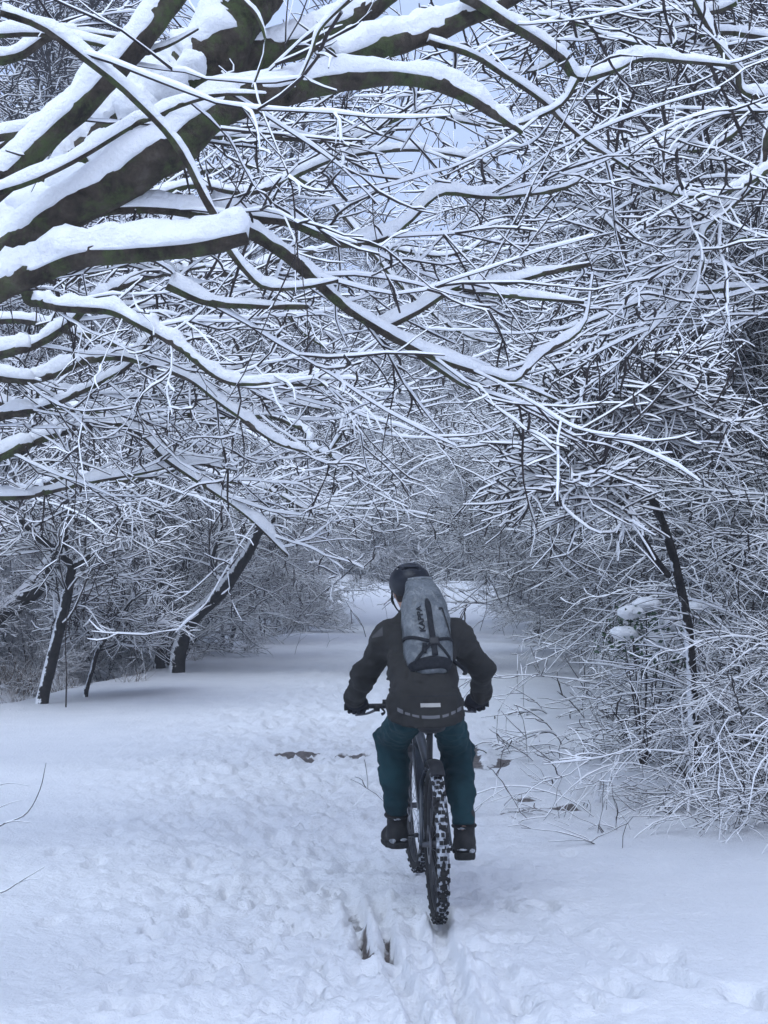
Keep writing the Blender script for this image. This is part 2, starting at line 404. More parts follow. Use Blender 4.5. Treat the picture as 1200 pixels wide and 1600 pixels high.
def trunk_mesh(name, polys, k=10):
    """polys: list of (n,4) rows x,y,z,r -> one bark tube mesh per call with knobbly surface"""
    V = []; Fs = []; c = 0
    for q in polys:
        P = q[:, :3]; r = q[:, 3]; n = len(q)
        T = np.gradient(P, axis=0); T = nrm(T)
        ref = np.array([0, 1.0, 0]) if abs(T[0, 1]) < 0.8 else np.array([1.0, 0, 0])
        S = nrm(np.cross(T, ref)); N = np.cross(S, T)
        a = np.linspace(0, 2 * math.pi, k, endpoint=False)
        ring = P[:, None] + (S[:, None] * np.cos(a)[None, :, None] + N[:, None] * np.sin(a)[None, :, None]) * r[:, None, None]
        d = noise3(ring[..., 0] * 9, ring[..., 1] * 9, ring[..., 2] * 5, 3)
        ring = P[:, None] + (ring - P[:, None]) * (1 + 0.14 * d)[..., None]
        idx = c + np.arange(n * k).reshape(n, k)
        Fs.append(np.stack([idx[:-1], np.roll(idx[:-1], -1, 1), np.roll(idx[1:], -1, 1), idx[1:]], -1).reshape(-1, 4))
        V.append(ring.reshape(-1, 3)); c += n * k
    return np_mesh(name, np.concatenate(V), np.concatenate(Fs), [TRUNK])

# ------------------------------------------------------------------ prototypes for the wood
def stem_poly(rng, x, y, lean, H, r0, r1, n=14, wig=0.06):
    d = np.array([[lean[0], lean[1], 1.0]])
    P = grow(rng, np.array([[x, y, -0.25]]), d, np.array([H]), n, wig, 0.02, None, 0.3)[0]
    return np.concatenate([P, (r0 + (r1 - r0) * np.linspace(0, 1, n + 1) ** 0.8)[:, None]], 1)

def make_proto(seed, stems, H, r0, m1, l1, m2, l2, m3, l3, t0=0.12, lean=0.15, flat=0.45, grav1=-0.01, snow=0.015, spread=0.25, bias=(0.05, 0), rt=0.0038, a1=(45, 85)):
    rng = np.random.default_rng(seed)
    polys = []
    for i in range(stems):
        a = rng.uniform(0, 2 * math.pi); rr = spread * (i > 0)
        hh = H * rng.uniform(0.75, 1.05)
        polys.append(stem_poly(rng, rr * math.cos(a), rr * math.sin(a), (lean * math.cos(a) + lean * 0.8, lean * math.sin(a)), hh, r0 * rng.uniform(.7, 1.1), 0.012))
    sk = Skin()
    for q in polys:
        P = q[None, :, :3]; Rr = q[None, :, 3]
        pos, D, rad, t = kids(rng, P, Rr, m1, t0, 0.99, a1[0], a1[1], flat, 0.15)
        D[:, 0] += bias[0] * 4; D = nrm(D)
        L = l1 * rng.uniform(0.5, 1.15, len(pos)) * np.clip(1.15 - 0.65 * t, 0.3, 1.1)
        P1 = grow(rng, pos, D, L, 9, 0.11, grav1, np.array([bias[0], bias[1], 0]))
        R1 = taper(np.minimum(rad * 0.6, rng.uniform(0.012, 0.024, len(pos))), rt, 9)
        sk.add(P1, R1, 6, snow * 1.25, rng)
        twigs_on(sk, rng, P1, R1, [(m2, 0.10, 0.99, 22, 60, 0.42, 0.05, l2 * 0.6, l2 * 1.4, 6, 4, 0.15, -0.008, rt * 1.4, rt * 0.8),
                                   (m3, 0.1, 0.98, 22, 65, 0.45, 0.08, l3 * 0.5, l3 * 1.7, 4, 4, 0.17, 0.0, rt, rt * 0.6)], snow)
    return trunk_mesh('trunk', polys, 8), sk.mesh('crown')

PROTO = {
    'slender': make_proto(1, 2, 8.5, 0.055, 36, 2.4, 9, 0.95, 6, 0.42, t0=0.1),
    'bushy':   make_proto(2, 4, 5.0, 0.035, 22, 1.9, 9, 0.8, 6, 0.38, t0=0.06, lean=0.3),
    'arching': make_proto(3, 2, 7.0, 0.07, 26, 3.2, 10, 1.0, 5, 0.42, t0=0.2, lean=0.28, grav1=-0.04, bias=(0.10, 0)),
    'tall':    make_proto(4, 1, 15.0, 0.12, 74, 3.0, 9, 1.1, 5, 0.5, t0=0.12, lean=0.08, snow=0.024, rt=0.007),
    'spread':  make_proto(5, 2, 13.0, 0.10, 44, 3.6, 9, 1.2, 5, 0.5, t0=0.15, lean=0.16, snow=0.024, rt=0.007, bias=(0.06, 0)),
    'canopy':  make_proto(6, 2, 12.5, 0.11, 44, 4.2, 9, 1.3, 5, 0.5, t0=0.22, lean=0.30, grav1=-0.02, snow=0.022, rt=0.006, bias=(0.10, 0)),
}
LOOK = {'slender': 'slender twin-stemmed snowy tree', 'bushy': 'low many-stemmed snowy shrub', 'arching': 'long-boughed snowy tree',
        'tall': 'tall single-stemmed snowy tree', 'spread': 'tall spreading snowy tree', 'canopy': 'leaning snowy tree overarching the path'}
NAMES = {'slender': 'young_tree', 'bushy': 'shrub', 'arching': 'long_boughed_tree', 'tall': 'tall_tree', 'spread': 'spreading_tree', 'canopy': 'overarching_tree'}

def plant(kind, x, y, rz, sc, where, dz=0.0):
    t, c = PROTO[kind]
    o = empty(NAMES[kind], (x, y, gz(x, y) + dz), rz); o.scale = (sc, sc, sc)
    link('trunk', t, o); tag(link('crown', c, o), kind='stuff')
    lab = LOOK[kind] + ' ' + where
    tag(o, lab, 'shrub' if kind == 'bushy' else 'tree', lab)

def wood():
    rng = np.random.default_rng(42)
    for side in ('L', 'R'):
        edge = left_edge if side == 'L' else right_edge; sg = -1 if side == 'L' else 1
        y = 15.0 if side == 'L' else 15.5
        while y < 55:
            for row, (off, kinds_) in enumerate(((0.9, ('bushy', 'slender', 'arching')), (2.8, ('slender', 'arching', 'slender')), (6.0, ('tall', 'spread', 'arching')))):
                if row == 2 and rng.random() < 0.3: continue
                if side == 'L' and row == 0 and y < 29: continue
                if side == 'L' and row == 1 and y < 29: continue
                k = kinds_[rng.integers(len(kinds_))]
                if side == 'L' and row == 0 and k == 'arching': k = 'bushy'
                o = off + rng.uniform(-0.3, 0.9) + (0.7 if k in ('tall', 'spread', 'arching') else 0) + (0.9 if side == 'R' and row == 0 else 0)
                yy = y + rng.uniform(-0.9, 0.9)
                x = float(edge(yy)) + sg * o
                face = 0 if side == 'L' else math.pi
                sd_ = 'left' if side == 'L' else 'right'
                far = ' near its far end' if yy > 36 else ''
                plant(k, x, yy, face + rng.normal() * 0.6, rng.uniform(0.8, 1.15), (f'at the {sd_} edge of the path', f'just inside the wood {sd_} of the path', f'deep in the wood {sd_} of the path')[row] + far)
            y *= 1.115
    # boughs meeting over the path
    for i, (y, sg) in enumerate(((27, 1), (46, 1), (54, -1))):
        x = (float(left_edge(y)) - 2.6) if sg < 0 else (float(right_edge(y)) + 2.6)
        plant('canopy', x, y, (0 if sg < 0 else math.pi) + rng.normal() * 0.25, rng.uniform(0.95, 1.2) * (1 + 0.006 * (y - 17)), 'from the left' if sg < 0 else 'from the right')
    # the wood closing the view
    for i in range(60):
        y = rng.uniform(97, 135); x = rng.uniform(-34, 36)
        k = ('tall', 'spread', 'tall', 'arching')[rng.integers(4)]
        plant(k, x, y, rng.uniform(0, 6.28), rng.uniform(1.5, 2.2), 'closing the view beyond the bright bend of the path')
    for i in range(46):
        y = rng.uniform(86, 96); x = rng.uniform(-12, 13)
        k = ('bushy', 'slender')[rng.integers(2)]
        plant(k, x, y, rng.uniform(0, 6.28), rng.uniform(1.0, 1.5), 'in the undergrowth beyond the bright bend of the path')
    for i in range(26):
        y = rng.uniform(52, 84); sg = -1 if rng.random() < 0.5 else 1
        x = (float(left_edge(y)) if sg < 0 else float(right_edge(y))) + sg * (rng.uniform(2.2, 14) + 3.5 * (y > 58))
        k = ('tall', 'spread', 'arching', 'bushy')[rng.integers(4)]
        plant(k, x, y, (0 if sg < 0 else math.pi) + rng.normal() * 0.7, rng.uniform(1.0, 1.4), 'flanking the bright bend on the ' + ('left' if sg < 0 else 'right'))
    for k, x, y, sc in (('bushy', -3.3, 55, 1.0), ('bushy', -4.4, 58, 1.1), ('slender', -5.2, 60, 1.1), ('bushy', -6.2, 62, 1.2), ('bushy', 5.9, 57, 1.0), ('slender', 7.2, 60, 1.1)):
        plant(k, x, y, rng.uniform(0, 6), sc, 'flanking the bright bend on the ' + ('left' if x < 0 else 'right'))
wood()

# ------------------------------------------------------------------ near trees, bough by bough
def bough(parent, rows, snow=0.06, name='limb', k=12, blunt=False, seed=0, lump=1.0, res=0.022):
    """rows of (x, y, z, r) in world space -> a bark part and the snow lying on it; returns the resampled rows"""
    q0 = np.array(rows, float)
    if k <= 8: res = 0.042
    L = np.linalg.norm(np.diff(q0[:, :3], axis=0), axis=1).sum()
    n = int(np.clip(L / res, 12, 170)); q = spline(q0, n); q[:, 3] = np.maximum(q[:, 3], 0.003)
    rng = np.random.default_rng(seed)
    q[:, :3] += 0.35 * q[:, 3:4] * np.stack([noise3(q[:, 0] * 6, q[:, 1] * 6, q[:, 2] * 6, seed + i) for i in range(3)], 1)
    org = np.array(parent.location)
    P = q[:, :3] - org; r = q[:, 3]
    T = nrm(np.gradient(P, axis=0)); Zv = np.array([0, 0, 1.0]); C = np.cross(T, Zv); h = np.linalg.norm(C, axis=1)
    S = nrm(C + np.array([0.03, 0.02, 0])); N = np.cross(S, T)
    a = np.linspace(0, 2 * math.pi, k, endpoint=False)
    ring = P[:, None] + (S[:, None] * np.cos(a)[None, :, None] + N[:, None] * np.sin(a)[None, :, None]) * r[:, None, None]
    d = noise3(ring[..., 0] * 14, ring[..., 1] * 14, ring[..., 2] * 14, seed) + 0.6 * noise3(ring[..., 0] * 35, ring[..., 1] * 35, ring[..., 2] * 35, seed + 9)
    ring = P[:, None] + (ring - P[:, None]) * (1 + 0.10 * d)[..., None]
    idx = np.arange(n * k).reshape(n, k)
    Fq = np.stack([idx[:-1], np.roll(idx[:-1], -1, 1), np.roll(idx[1:], -1, 1), idx[1:]], -1).reshape(-1, 4)
    V = np.concatenate([ring.reshape(-1, 3), P[:1], P[-1:]])
    c0 = np.stack([np.roll(idx[0], -1), idx[0], np.full(k, n * k)], 1); c1 = np.stack([idx[-1], np.roll(idx[-1], -1), np.full(k, n * k + 1)], 1)
    o = link(name, np_mesh(name, V, [Fq, c0, c1], [BARK]), parent)
    # snow lying on top
    if snow > 0:
        snow = snow * 0.53; ks = 18 if k > 8 else 11
        U = nrm(0.55 * N + 0.45 * Zv[None]); U = nrm(U - (U * T).sum(1, keepdims=True) * T)
        s_ = np.arange(n) * (L / n)
        th = snow * np.clip((h - 0.15) / 0.5, 0.12, 1) * (1 + 0.38 * lump * noise2(s_ * 4, s_ * 0 + seed, seed) + 0.32 * lump * noise2(s_ * 12, s_ * 0 + seed, seed + 3))
        if not blunt: th *= np.clip((n - np.arange(n)) / 6.0, 0.15, 1)
        hw = np.minimum(r * 0.93 + 0.20 * th, r + 0.008) * (1 + 0.16 * noise2(s_ * 9, s_ * 0, seed + 5) + 0.14 * noise2(s_ * 24, s_ * 0, seed + 6))
        b = np.linspace(-0.55, math.pi + 0.55, ks)
        cx = np.cos(b); sy = np.sin(b)
        sup = np.sign(sy) * np.abs(sy) ** 0.75
        hgt = np.where(sup[None] > 0, sup[None] * (th[:, None] + r[:, None] * 0.70), sup[None] * r[:, None] * 0.4) + r[:, None] * 0.30
        ring = P[:, None] + S[:, None] * (hw[:, None] * cx[None])[..., None] + U[:, None] * hgt[..., None]
        w = ring + org
        dd = 1.3 * noise3(w[..., 0] * 15, w[..., 1] * 15, w[..., 2] * 15, 5) + 0.8 * noise3(w[..., 0] * 50, w[..., 1] * 50, w[..., 2] * 50, 6)
        ring = ring + (U[:, None] * np.clip(sy, 0, 1)[None, :, None] + S[:, None] * cx[None, :, None]) * (dd * 0.30 * np.minimum(th, 0.06)[:, None])[..., None]
        idx = np.arange(n * ks).reshape(n, ks)
        Fq = np.stack([idx[:-1], np.roll(idx[:-1], -1, 1), np.roll(idx[1:], -1, 1), idx[1:]], -1).reshape(-1, 4)
        tip = T[-1] * (0.02 if blunt else 0.004)
        V = np.concatenate([ring.reshape(-1, 3), ring[:1].mean(1) , ring[-1:].mean(1) + tip])
        c0 = np.stack([np.roll(idx[0], -1), idx[0], np.full(ks, n * ks)], 1); c1 = np.stack([idx[-1], np.roll(idx[-1], -1), np.full(ks, n * ks + 1)], 1)
        link('snow_cover', np_mesh('snow_cover', V, [Fq, c0, c1], [SNOW]), o)
    return q

def px(rows):
    """(px, py, depth, r) -> (x, y, z, r)"""
    return [(*at(a, b, c), d) for a, b, c, d in rows]

def fan(pts, d0, d1, r0, r1):
    n = len(pts); t = np.linspace(0, 1, n)
    return px([(p[0], p[1], d0 + (d1 - d0) * u, r0 + (r1 - r0) * u ** 0.8) for p, u in zip(pts, t)])

def near_twigs(parent, boughs, seed, per_m=5.0, snow=0.026, l2=(0.45, 1.2), m3=4, up=0.12, t0=0.1):
    """twigs springing from finished boughs, one mesh"""
    rng = np.random.default_rng(seed); sk = Skin(); org = np.array(parent.location)
    for q, dens in boughs:
        L = np.linalg.norm(np.diff(q[:, :3], axis=0), axis=1).sum()
        m = max(1, int(L * per_m * dens))
        P = (q[None, :, :3] - org); Rr = np.maximum(q[None, :, 3], 0.006)
        pos, D, rad, t = kids(rng, P, Rr, m, t0, 0.995, 25, 75, 0.6, up)
        D[:, 2] = np.maximum(D[:, 2], -0.30); D[:, 1] = np.maximum(D[:, 1], -0.15); D = nrm(D)
        Ln = rng.uniform(l2[0], l2[1], m) * (1.1 - 0.35 * t)
        P2 = grow(rng, pos, D, Ln, 10, 0.09, 0.0); R2 = taper(np.minimum(rad * 0.7, rng.uniform(0.0028, 0.0060, m)), 0.0020, 10)
        sk.add(P2, R2, 6, snow, rng)
        pos, D, rad, t = kids(rng, P2, R2, m3, 0.15, 0.98, 25, 65, 0.7, 0.05)
        P3 = grow(rng, pos, D, rng.uniform(0.12, 0.55, len(pos)), 5, 0.11, 0.0); R3 = taper(np.minimum(rad * 0.8, rng.uniform(0.0022, 0.004, len(pos))), 0.0014, 5)
        sk.add(P3, R3, 4, snow * 0.8, rng)
        pos, D, rad, t = kids(rng, P3, R3, 2, 0.15, 0.95, 25, 65, 0.8, 0.05)
        P4 = grow(rng, pos, D, rng.uniform(0.05, 0.22, len(pos)), 3, 0.14, 0.0); R4 = taper(np.minimum(rad * 0.8, 0.002), 0.0012, 3)
        sk.add(P4, R4, 4, snow * 0.65, rng)
    return tag(link('twigs', sk.mesh('twigs'), parent), kind='stuff')

def snow_lump(parent, c, rad, seed, name='snow_lump'):
    nu, nv = 36, 20
    u = np.linspace(0, 2 * math.pi, nu, endpoint=False); v = np.linspace(0, math.pi, nv)
    D = np.stack([np.outer(np.sin(v), np.cos(u)), np.outer(np.sin(v), np.sin(u)), np.outer(np.cos(v), np.ones(nu))], -1)
    k = 1 + 0.16 * noise3(D[..., 0] * 2.3 + seed, D[..., 1] * 2.3, D[..., 2] * 2.3, seed) + 0.06 * noise3(D[..., 0] * 6 + seed, D[..., 1] * 6, D[..., 2] * 6, seed + 1) + 0.025 * noise3(D[..., 0] * 14 + seed, D[..., 1] * 14, D[..., 2] * 14, seed + 2)
    V = (D * k[..., None] * np.array(rad) + np.array(c) - np.array(parent.location)).reshape(-1, 3)
    idx = np.arange(nu * nv).reshape(nv, nu)
    Fq = np.stack([idx[:-1], idx[1:], np.roll(idx[1:], -1, 1), np.roll(idx[:-1], -1, 1)], -1).reshape(-1, 4)
    return link(name, np_mesh(name, V, Fq, [SNOW]), parent)

def near_trees():
    # --- the mossy old tree whose limbs reach over the path from the left
    t = empty('old_tree', (-2.5, 5.4, 0))
    tag(t, 'thick mossy leaning tree with heavy snow-laden limbs overhanging the path', 'tree')
    B = []
    b = lambda rows, snow, dens=1.0, **k: B.append((bough(t, rows, snow, **k), dens))
    b([(-2.55, 5.5, -0.3, .20), (-2.45, 5.4, 0.6, .175), (-2.15, 5.2, 1.5, .16), (-1.75, 5.05, 2.2, .15)] + px([(-80, 440, 4.95, .14), (20, 352, 4.95, .135), (110, 282, 4.95, .13), (200, 205, 4.95, .122), (270, 142, 4.95, .115), (335, 82, 4.95, .11), (392, 0, 4.95, .10), (425, -70, 4.95, .095)]), 0.07, 0.3, name='trunk', k=20, seed=1)
    b(px([(-70, 440, 4.8, .07), (0, 398, 4.72, .07), (60, 355, 4.68, .07), (130, 318, 4.65, .068), (190, 272, 4.65, .078), (250, 226, 4.65, .074), (310, 186, 4.65, .066), (370, 160, 4.68, .058), (440, 140, 4.7, .052), (520, 124, 4.75, .045), (600, 118, 4.8, .036), (670, 126, 4.85, .028), (735, 153, 4.9, .022), (775, 180, 4.95, .015), (815, 208, 5.0, .008)]), 0.048, 0.8, seed=2)
    b(fan([(338, 90), (430, 74), (510, 50), (590, 10), (640, -35)], 4.98, 5.2, .062, .035), 0.075, 0.8, seed=3)
    b(fan([(520, 98), (570, 80), (630, 65), (690, 46), (735, 24), (790, 0), (850, -30)], 4.9, 5.2, .044, .034), 0.085, 0.8, seed=4)
    b(fan([(-40, 320), (35, 250), (100, 195), (165, 125), (225, 58), (270, 0), (300, -45)], 4.45, 4.6, .046, .040), 0.06, 0.6, seed=5)
    b(fan([(-70, 500), (0, 456), (50, 427), (115, 404), (200, 398), (300, 388), (386, 366)], 4.35, 4.3, .046, .030), 0.085, 0.15, seed=6, blunt=True)
    b(fan([(30, 372), (90, 345), (150, 330), (220, 325), (290, 330), (335, 345), (380, 360)], 4.7, 4.75, .022, .016), 0.05, 0.5, seed=7, name='branch', k=8)
    b(fan([(0, 18), (65, 40), (135, 95), (200, 145), (255, 200), (290, 250), (320, 310), (340, 345)], 4.1, 4.3, .013, .011), 0.035, 0.8, seed=8, name='branch', k=8)
    b(fan([(-30, 310), (0, 299), (55, 280), (125, 245), (200, 200), (240, 184), (280, 166), (340, 148), (415, 148)], 4.2, 4.4, .013, .006), 0.045, 0.9, seed=9, name='branch', k=8)
    b(fan([(330, 330), (400, 341), (450, 347), (500, 366), (540, 381), (600, 372), (640, 345), (685, 302), (750, 306), (800, 306), (890, 291), (932, 246)], 4.8, 5.6, .021, .007), 0.045, 1.3, seed=10, name='branch', k=8)
    b(fan([(370, 350), (400, 367), (450, 402), (500, 442), (532, 474), (600, 521), (632, 537), (700, 566), (765, 586), (805, 593), (845, 556), (910, 511), (926, 426)], 4.75, 5.6, .026, .006), 0.05, 1.2, seed=11, name='branch', k=8)
    b(fan([(590, 516), (650, 487), (715, 448), (800, 441), (850, 427), (920, 413)], 5.15, 5.4, .017, .010), 0.045, 0.8, seed=12, name='branch', k=8)
    b(fan([(712, 450), (780, 460), (850, 467), (912, 472)], 5.25, 5.3, .011, .008), 0.035, 0.8, seed=13, name='branch', k=8)
    b(fan([(632, 538), (690, 580), (740, 606), (800, 600), (870, 625)], 5.2, 5.5, .012, .005), 0.04, 1.2, seed=14, name='branch', k=8)
    b(fan([(262, 445), (325, 472), (400, 477), (482, 479)], 4.7, 4.8, .018, .009), 0.045, 0.8, seed=15, name='branch', k=8)
    b(fan([(355, 385), (385, 425), (415, 450), (470, 450), (528, 438)], 4.6, 4.7, .013, .007), 0.04, 0.8, seed=16, name='branch', k=8)
    b(fan([(725, -5), (785, 30), (840, 62), (880, 95), (902, 122), (955, 112), (1000, 92), (1070, 95), (1145, 102)], 5.0, 5.7, .022, .009), 0.065, 1.2, seed=17, name='branch', k=8)
    b(fan([(670, 62), (735, 85), (780, 112), (850, 160), (875, 185), (920, 224), (980, 262)], 5.0, 5.5, .014, .006), 0.04, 1.2, seed=18, name='branch', k=8)
    b(fan([(902, 124), (880, 160), (840, 182), (800, 195), (760, 190)], 5.2, 5.2, .010, .005), 0.045, 1.0, seed=19, name='branch', k=8)
    b(fan([(380, 0), (405, 30), (415, 75), (395, 135)], 4.3, 4.3, .007, .004), 0.012, 0.6, seed=20, name='branch', k=8)
    b(fan([(545, 0), (500, 45), (485, 85), (462, 135)], 4.4, 4.4, .007, .004), 0.02, 0.6, seed=21, name='branch', k=8)
    b(fan([(-10, 55), (60, 52), (150, 68), (215, 85), (262, 72), (310, 45)], 4.6, 4.6, .012, .005), 0.04, 0.9, seed=22, name='branch', k=8)
    b(fan([(-10, 215), (60, 205), (140, 195), (220, 160), (265, 95)], 4.9, 5.0, .020, .010), 0.05, 0.9, seed=23, name='branch', k=8)
    b(fan([(-10, 95), (30, 85), (75, 55), (120, 50), (200, 60)], 5.2, 5.3, .026, .014), 0.055, 0.9, seed=24, name='branch', k=8)
    near_twigs(t, B, 100, per_m=2.7, snow=0.014, m3=4)
    for k, (x, y, d, rr) in enumerate(((255, 130, 4.83, (.085, .07, .08)), (215, 165, 4.83, (.08, .07, .075)), (120, 290, 4.80, (.11, .08, .075)), (60, 320, 4.80, (.12, .09, .07)), (20, 345, 4.8, (.1, .08, .08)), (170, 235, 4.83, (.08, .07, .07)), (300, 100, 4.84, (.05, .05, .05)))):
        snow_lump(t, at(x, y, d), rr, 30 + k)

    # --- a tree further along on the left, its boughs sweeping down to the right
    t = empty('leaning_tree', (-3.9, 8.6, 0)); B = []
    tag(t, 'tree beside the mossy old tree with long snowy boughs sweeping down towards the path', 'tree')
    b([(-3.95, 8.7, -0.3, .14), (-3.85, 8.6, 1.0, .12), (-3.6, 8.4, 2.2, .10), (-3.4, 8.3, 3.4, .08), (-3.3, 8.3, 5.0, .05)], 0.03, 0.6, name='trunk', k=14, seed=40)
    S0 = [(-3.55, 8.4, 2.4), (-3.45, 8.3, 3.0), (-3.7, 8.5, 1.8), (-3.6, 8.4, 2.1), (-3.4, 8.3, 3.3)]
    def from_trunk(i, pts, d0, d1, r0, r1): 
        rows = fan(pts, d0, d1, r0, r1); return [(*S0[i], r0 * 1.25)] + rows
    b(from_trunk(0, [(-20, 470), (50, 470), (100, 481), (180, 488), (228, 512), (280, 542), (345, 590), (400, 599), (515, 599)], 7.0, 6.6, .032, .012), 0.068, 1.2, seed=41, name='branch', k=8)
    b(from_trunk(0, [(-20, 560), (50, 540), (110, 505), (145, 470), (200, 445), (250, 430), (320, 415)], 7.4, 7.0, .030, .009), 0.068, 1.1, seed=42, name='branch', k=8)
    b(from_trunk(1, [(-10, 585), (60, 590), (130, 565), (200, 560), (290, 590), (360, 640), (430, 690), (480, 705)], 7.6, 7.4, .028, .008), 0.068, 1.3, seed=43, name='branch', k=8)
    b(from_trunk(2, [(-10, 715), (50, 690), (110, 670), (170, 660), (220, 680), (262, 720), (320, 760), (385, 805), (450, 868)], 8.2, 8.6, .034, .007), 0.07, 1.2, seed=44, name='branch', k=8)
    b(from_trunk(3, [(-10, 655), (60, 640), (130, 610), (200, 570), (240, 520), (260, 465)], 7.8, 7.6, .026, .008), 0.062, 1.2, seed=45, name='branch', k=8)
    b(from_trunk(3, [(-10, 775), (60, 770), (130, 755), (210, 740), (300, 725), (370, 735)], 8.3, 8.6, .024, .006), 0.062, 1.2, seed=46, name='branch', k=8)
    b(from_trunk(4, [(0, 630), (70, 610), (150, 625), (210, 655), (290, 650), (370, 620), (430, 625), (505, 640)], 8.4, 8.6, .026, .006), 0.062, 1.2, seed=47, name='branch', k=8)
    b(from_trunk(1, [(0, 420), (90, 440), (170, 420), (260, 400), (340, 420), (420, 460), (475, 520), (540, 560)], 7.9, 8.0, .026, .006), 0.062, 1.2, seed=48, name='branch', k=8)
    b(from_trunk(1, [(0, 340), (90, 320), (190, 330), (290, 290), (400, 300), (520, 250), (620, 235), (700, 240), (760, 255)], 8.2, 8.0, .030, .007), 0.062, 1.2, seed=49, name='branch', k=8)
    b(from_trunk(4, [(50, 200), (160, 170), (300, 210), (420, 215), (540, 220), (640, 180), (720, 190), (810, 210)], 8.6, 8.6, .030, .007), 0.062, 1.2, seed=50, name='branch', k=8)
    b(from_trunk(1, [(80, 420), (200, 380), (320, 330), (430, 280), (520, 260)], 8.7, 9.0, .024, .006), 0.04, 1.3, seed=51, name='branch', k=8)
    near_twigs(t, B, 101, per_m=3.8, snow=0.017, l2=(0.4, 1.2), m3=4)

    # --- crooked bough in the middle distance, from a tree standing behind the leaning tree
    t = empty('crooked_tree', (-5.0, 12.2, gz(-5.0, 12.2))); B = []
    tag(t, 'crooked tree behind the leaning tree with drooping boughs ending in dark hooked twigs', 'tree')
    b([(-5.05, 12.3, -0.3, .13), (-4.9, 12.2, 1.2, .11), (-4.6, 12.0, 2.6, .09), (-4.4, 12.0, 4.5, .07), (-4.1, 12.0, 6.5, .04)], 0.03, 0.8, name='trunk', k=14, seed=60)
    S0 = [(-4.6, 12.0, 2.6), (-4.5, 12.0, 3.6), (-4.3, 12.0, 5.2)]
    b([(*S0[0], .05)] + fan([(0, 650), (110, 640), (230, 655), (340, 650), (420, 650), (475, 672), (487, 700), (515, 711), (541, 728)], 11.5, 10.5, .045, .010), 0.05, 1.0, seed=61, name='branch', k=8)
    b(fan([(513, 711), (532, 680), (552, 655), (580, 630), (625, 565)], 10.5, 10.3, .014, .005), 0.03, 1.0, seed=62, name='branch', k=8)
    b(fan([(552, 655), (580, 640), (612, 634), (660, 630), (700, 618)], 10.4, 10.3, .010, .004), 0.03, 1.0, seed=63, name='branch', k=8)
    b([(*S0[0], .05)] + fan([(0, 770), (100, 745), (200, 750), (280, 735), (350, 750), (420, 765), (480, 795), (520, 790), (580, 788)], 12, 12, .036, .006), 0.05, 1.2, seed=64, name='branch', k=8)
    b([(*S0[1], .05)] + fan([(0, 500), (120, 520), (240, 560), (330, 610), (400, 680), (440, 740), (455, 800)], 12, 12.5, .036, .006), 0.05, 1.2, seed=65, name='branch', k=8)
    b([(*S0[2], .05)] + fan([(60, 330), (200, 400), (330, 430), (460, 400), (560, 380), (680, 400), (760, 380), (860, 350)], 12, 11.5, .04, .006), 0.05, 1.2, seed=66, name='branch', k=8)
    b([(*S0[2], .05)] + fan([(60, 230), (220, 280), (380, 260), (500, 300), (620, 440), (720, 520), (800, 540)], 12, 12.5, .04, .006), 0.05, 1.2, seed=67, name='branch', k=8)
    near_twigs(t, B, 102, per_m=4.5, snow=0.018, l2=(0.5, 1.4), m3=5)

    # --- slender tree overhanging from the right
    t = empty('overhanging_tree', (3.3, 7.2, 0)); B = []
    tag(t, 'slender tree overhanging from the right with thin snowy boughs opposite the mossy tree', 'tree')
    b([(3.35, 7.3, -0.3, .11), (3.2, 7.2, 1.2, .09), (2.9, 7.0, 2.6, .075), (2.6, 6.9, 4.2, .055), (2.4, 6.9, 5.6, .03)], 0.03, 0.6, name='trunk', k=12, seed=70)
    s1 = (3.0, 7.05, 2.3); s2 = (2.8, 7.0, 3.0); s3 = (2.65, 6.9, 4.0); s4 = (2.45, 6.9, 5.2)
    b([(*s1, .03)] + fan([(1260, 190), (1200, 262), (1140, 296), (1075, 307), (1015, 291)], 6.6, 6.3, .020, .006), 0.045, 1.3, seed=71, name='branch', k=8)
    b([(*s1, .03)] + fan([(1250, 205), (1185, 282), (1140, 325), (1100, 362), (1096, 420), (1062, 472), (1008, 527)], 6.6, 6.4, .018, .005), 0.035, 1.0, seed=72, name='branch', k=8)
    b([(*s2, .03)] + fan([(1265, 160), (1200, 172), (1150, 176), (1105, 190)], 6.7, 6.6, .016, .005), 0.045, 1.2, seed=73, name='branch', k=8)
    b([(*s3, .03)] + fan([(1250, 240), (1190, 152), (1150, 110), (1122, 72), (1082, 0), (1060, -40)][::-1][:5][::-1], 6.8, 6.6, .018, .010), 0.05, 1.2, seed=74, name='branch', k=8)
    b([(*s3, .03)] + fan([(1200, 60), (1120, 50), (1040, 70), (960, 60), (880, 30), (820, 20)], 6.9, 6.8, .018, .005), 0.045, 1.3, seed=75, name='branch', k=8)
    b([(*s4, .03)] + fan([(1180, -20), (1080, 20), (990, 10), (920, 45), (860, 100), (800, 120)], 7.0, 7.2, .018, .005), 0.045, 1.3, seed=76, name='branch', k=8)
    b([(*s1, .03)] + fan([(1260, 470), (1180, 450), (1100, 455), (1020, 465), (930, 500), (860, 520)], 7.4, 7.6, .016, .005), 0.04, 1.3, seed=77, name='branch', k=8)
    b([(*s2, .03)] + fan([(1250, 380), (1170, 370), (1090, 400), (1000, 390), (940, 340), (890, 320)], 7.6, 7.9, .016, .005), 0.04, 1.3, seed=78, name='branch', k=8)
    b([(*s3, .03)] + fan([(1230, 120), (1140, 215), (1060, 235), (970, 215), (900, 235), (840, 260)], 7.6, 7.9, .016, .005), 0.04, 1.3, seed=79, name='branch', k=8)
    near_twigs(t, B, 103, per_m=5.0, snow=0.016, l2=(0.4, 1.2), m3=5)
near_trees()

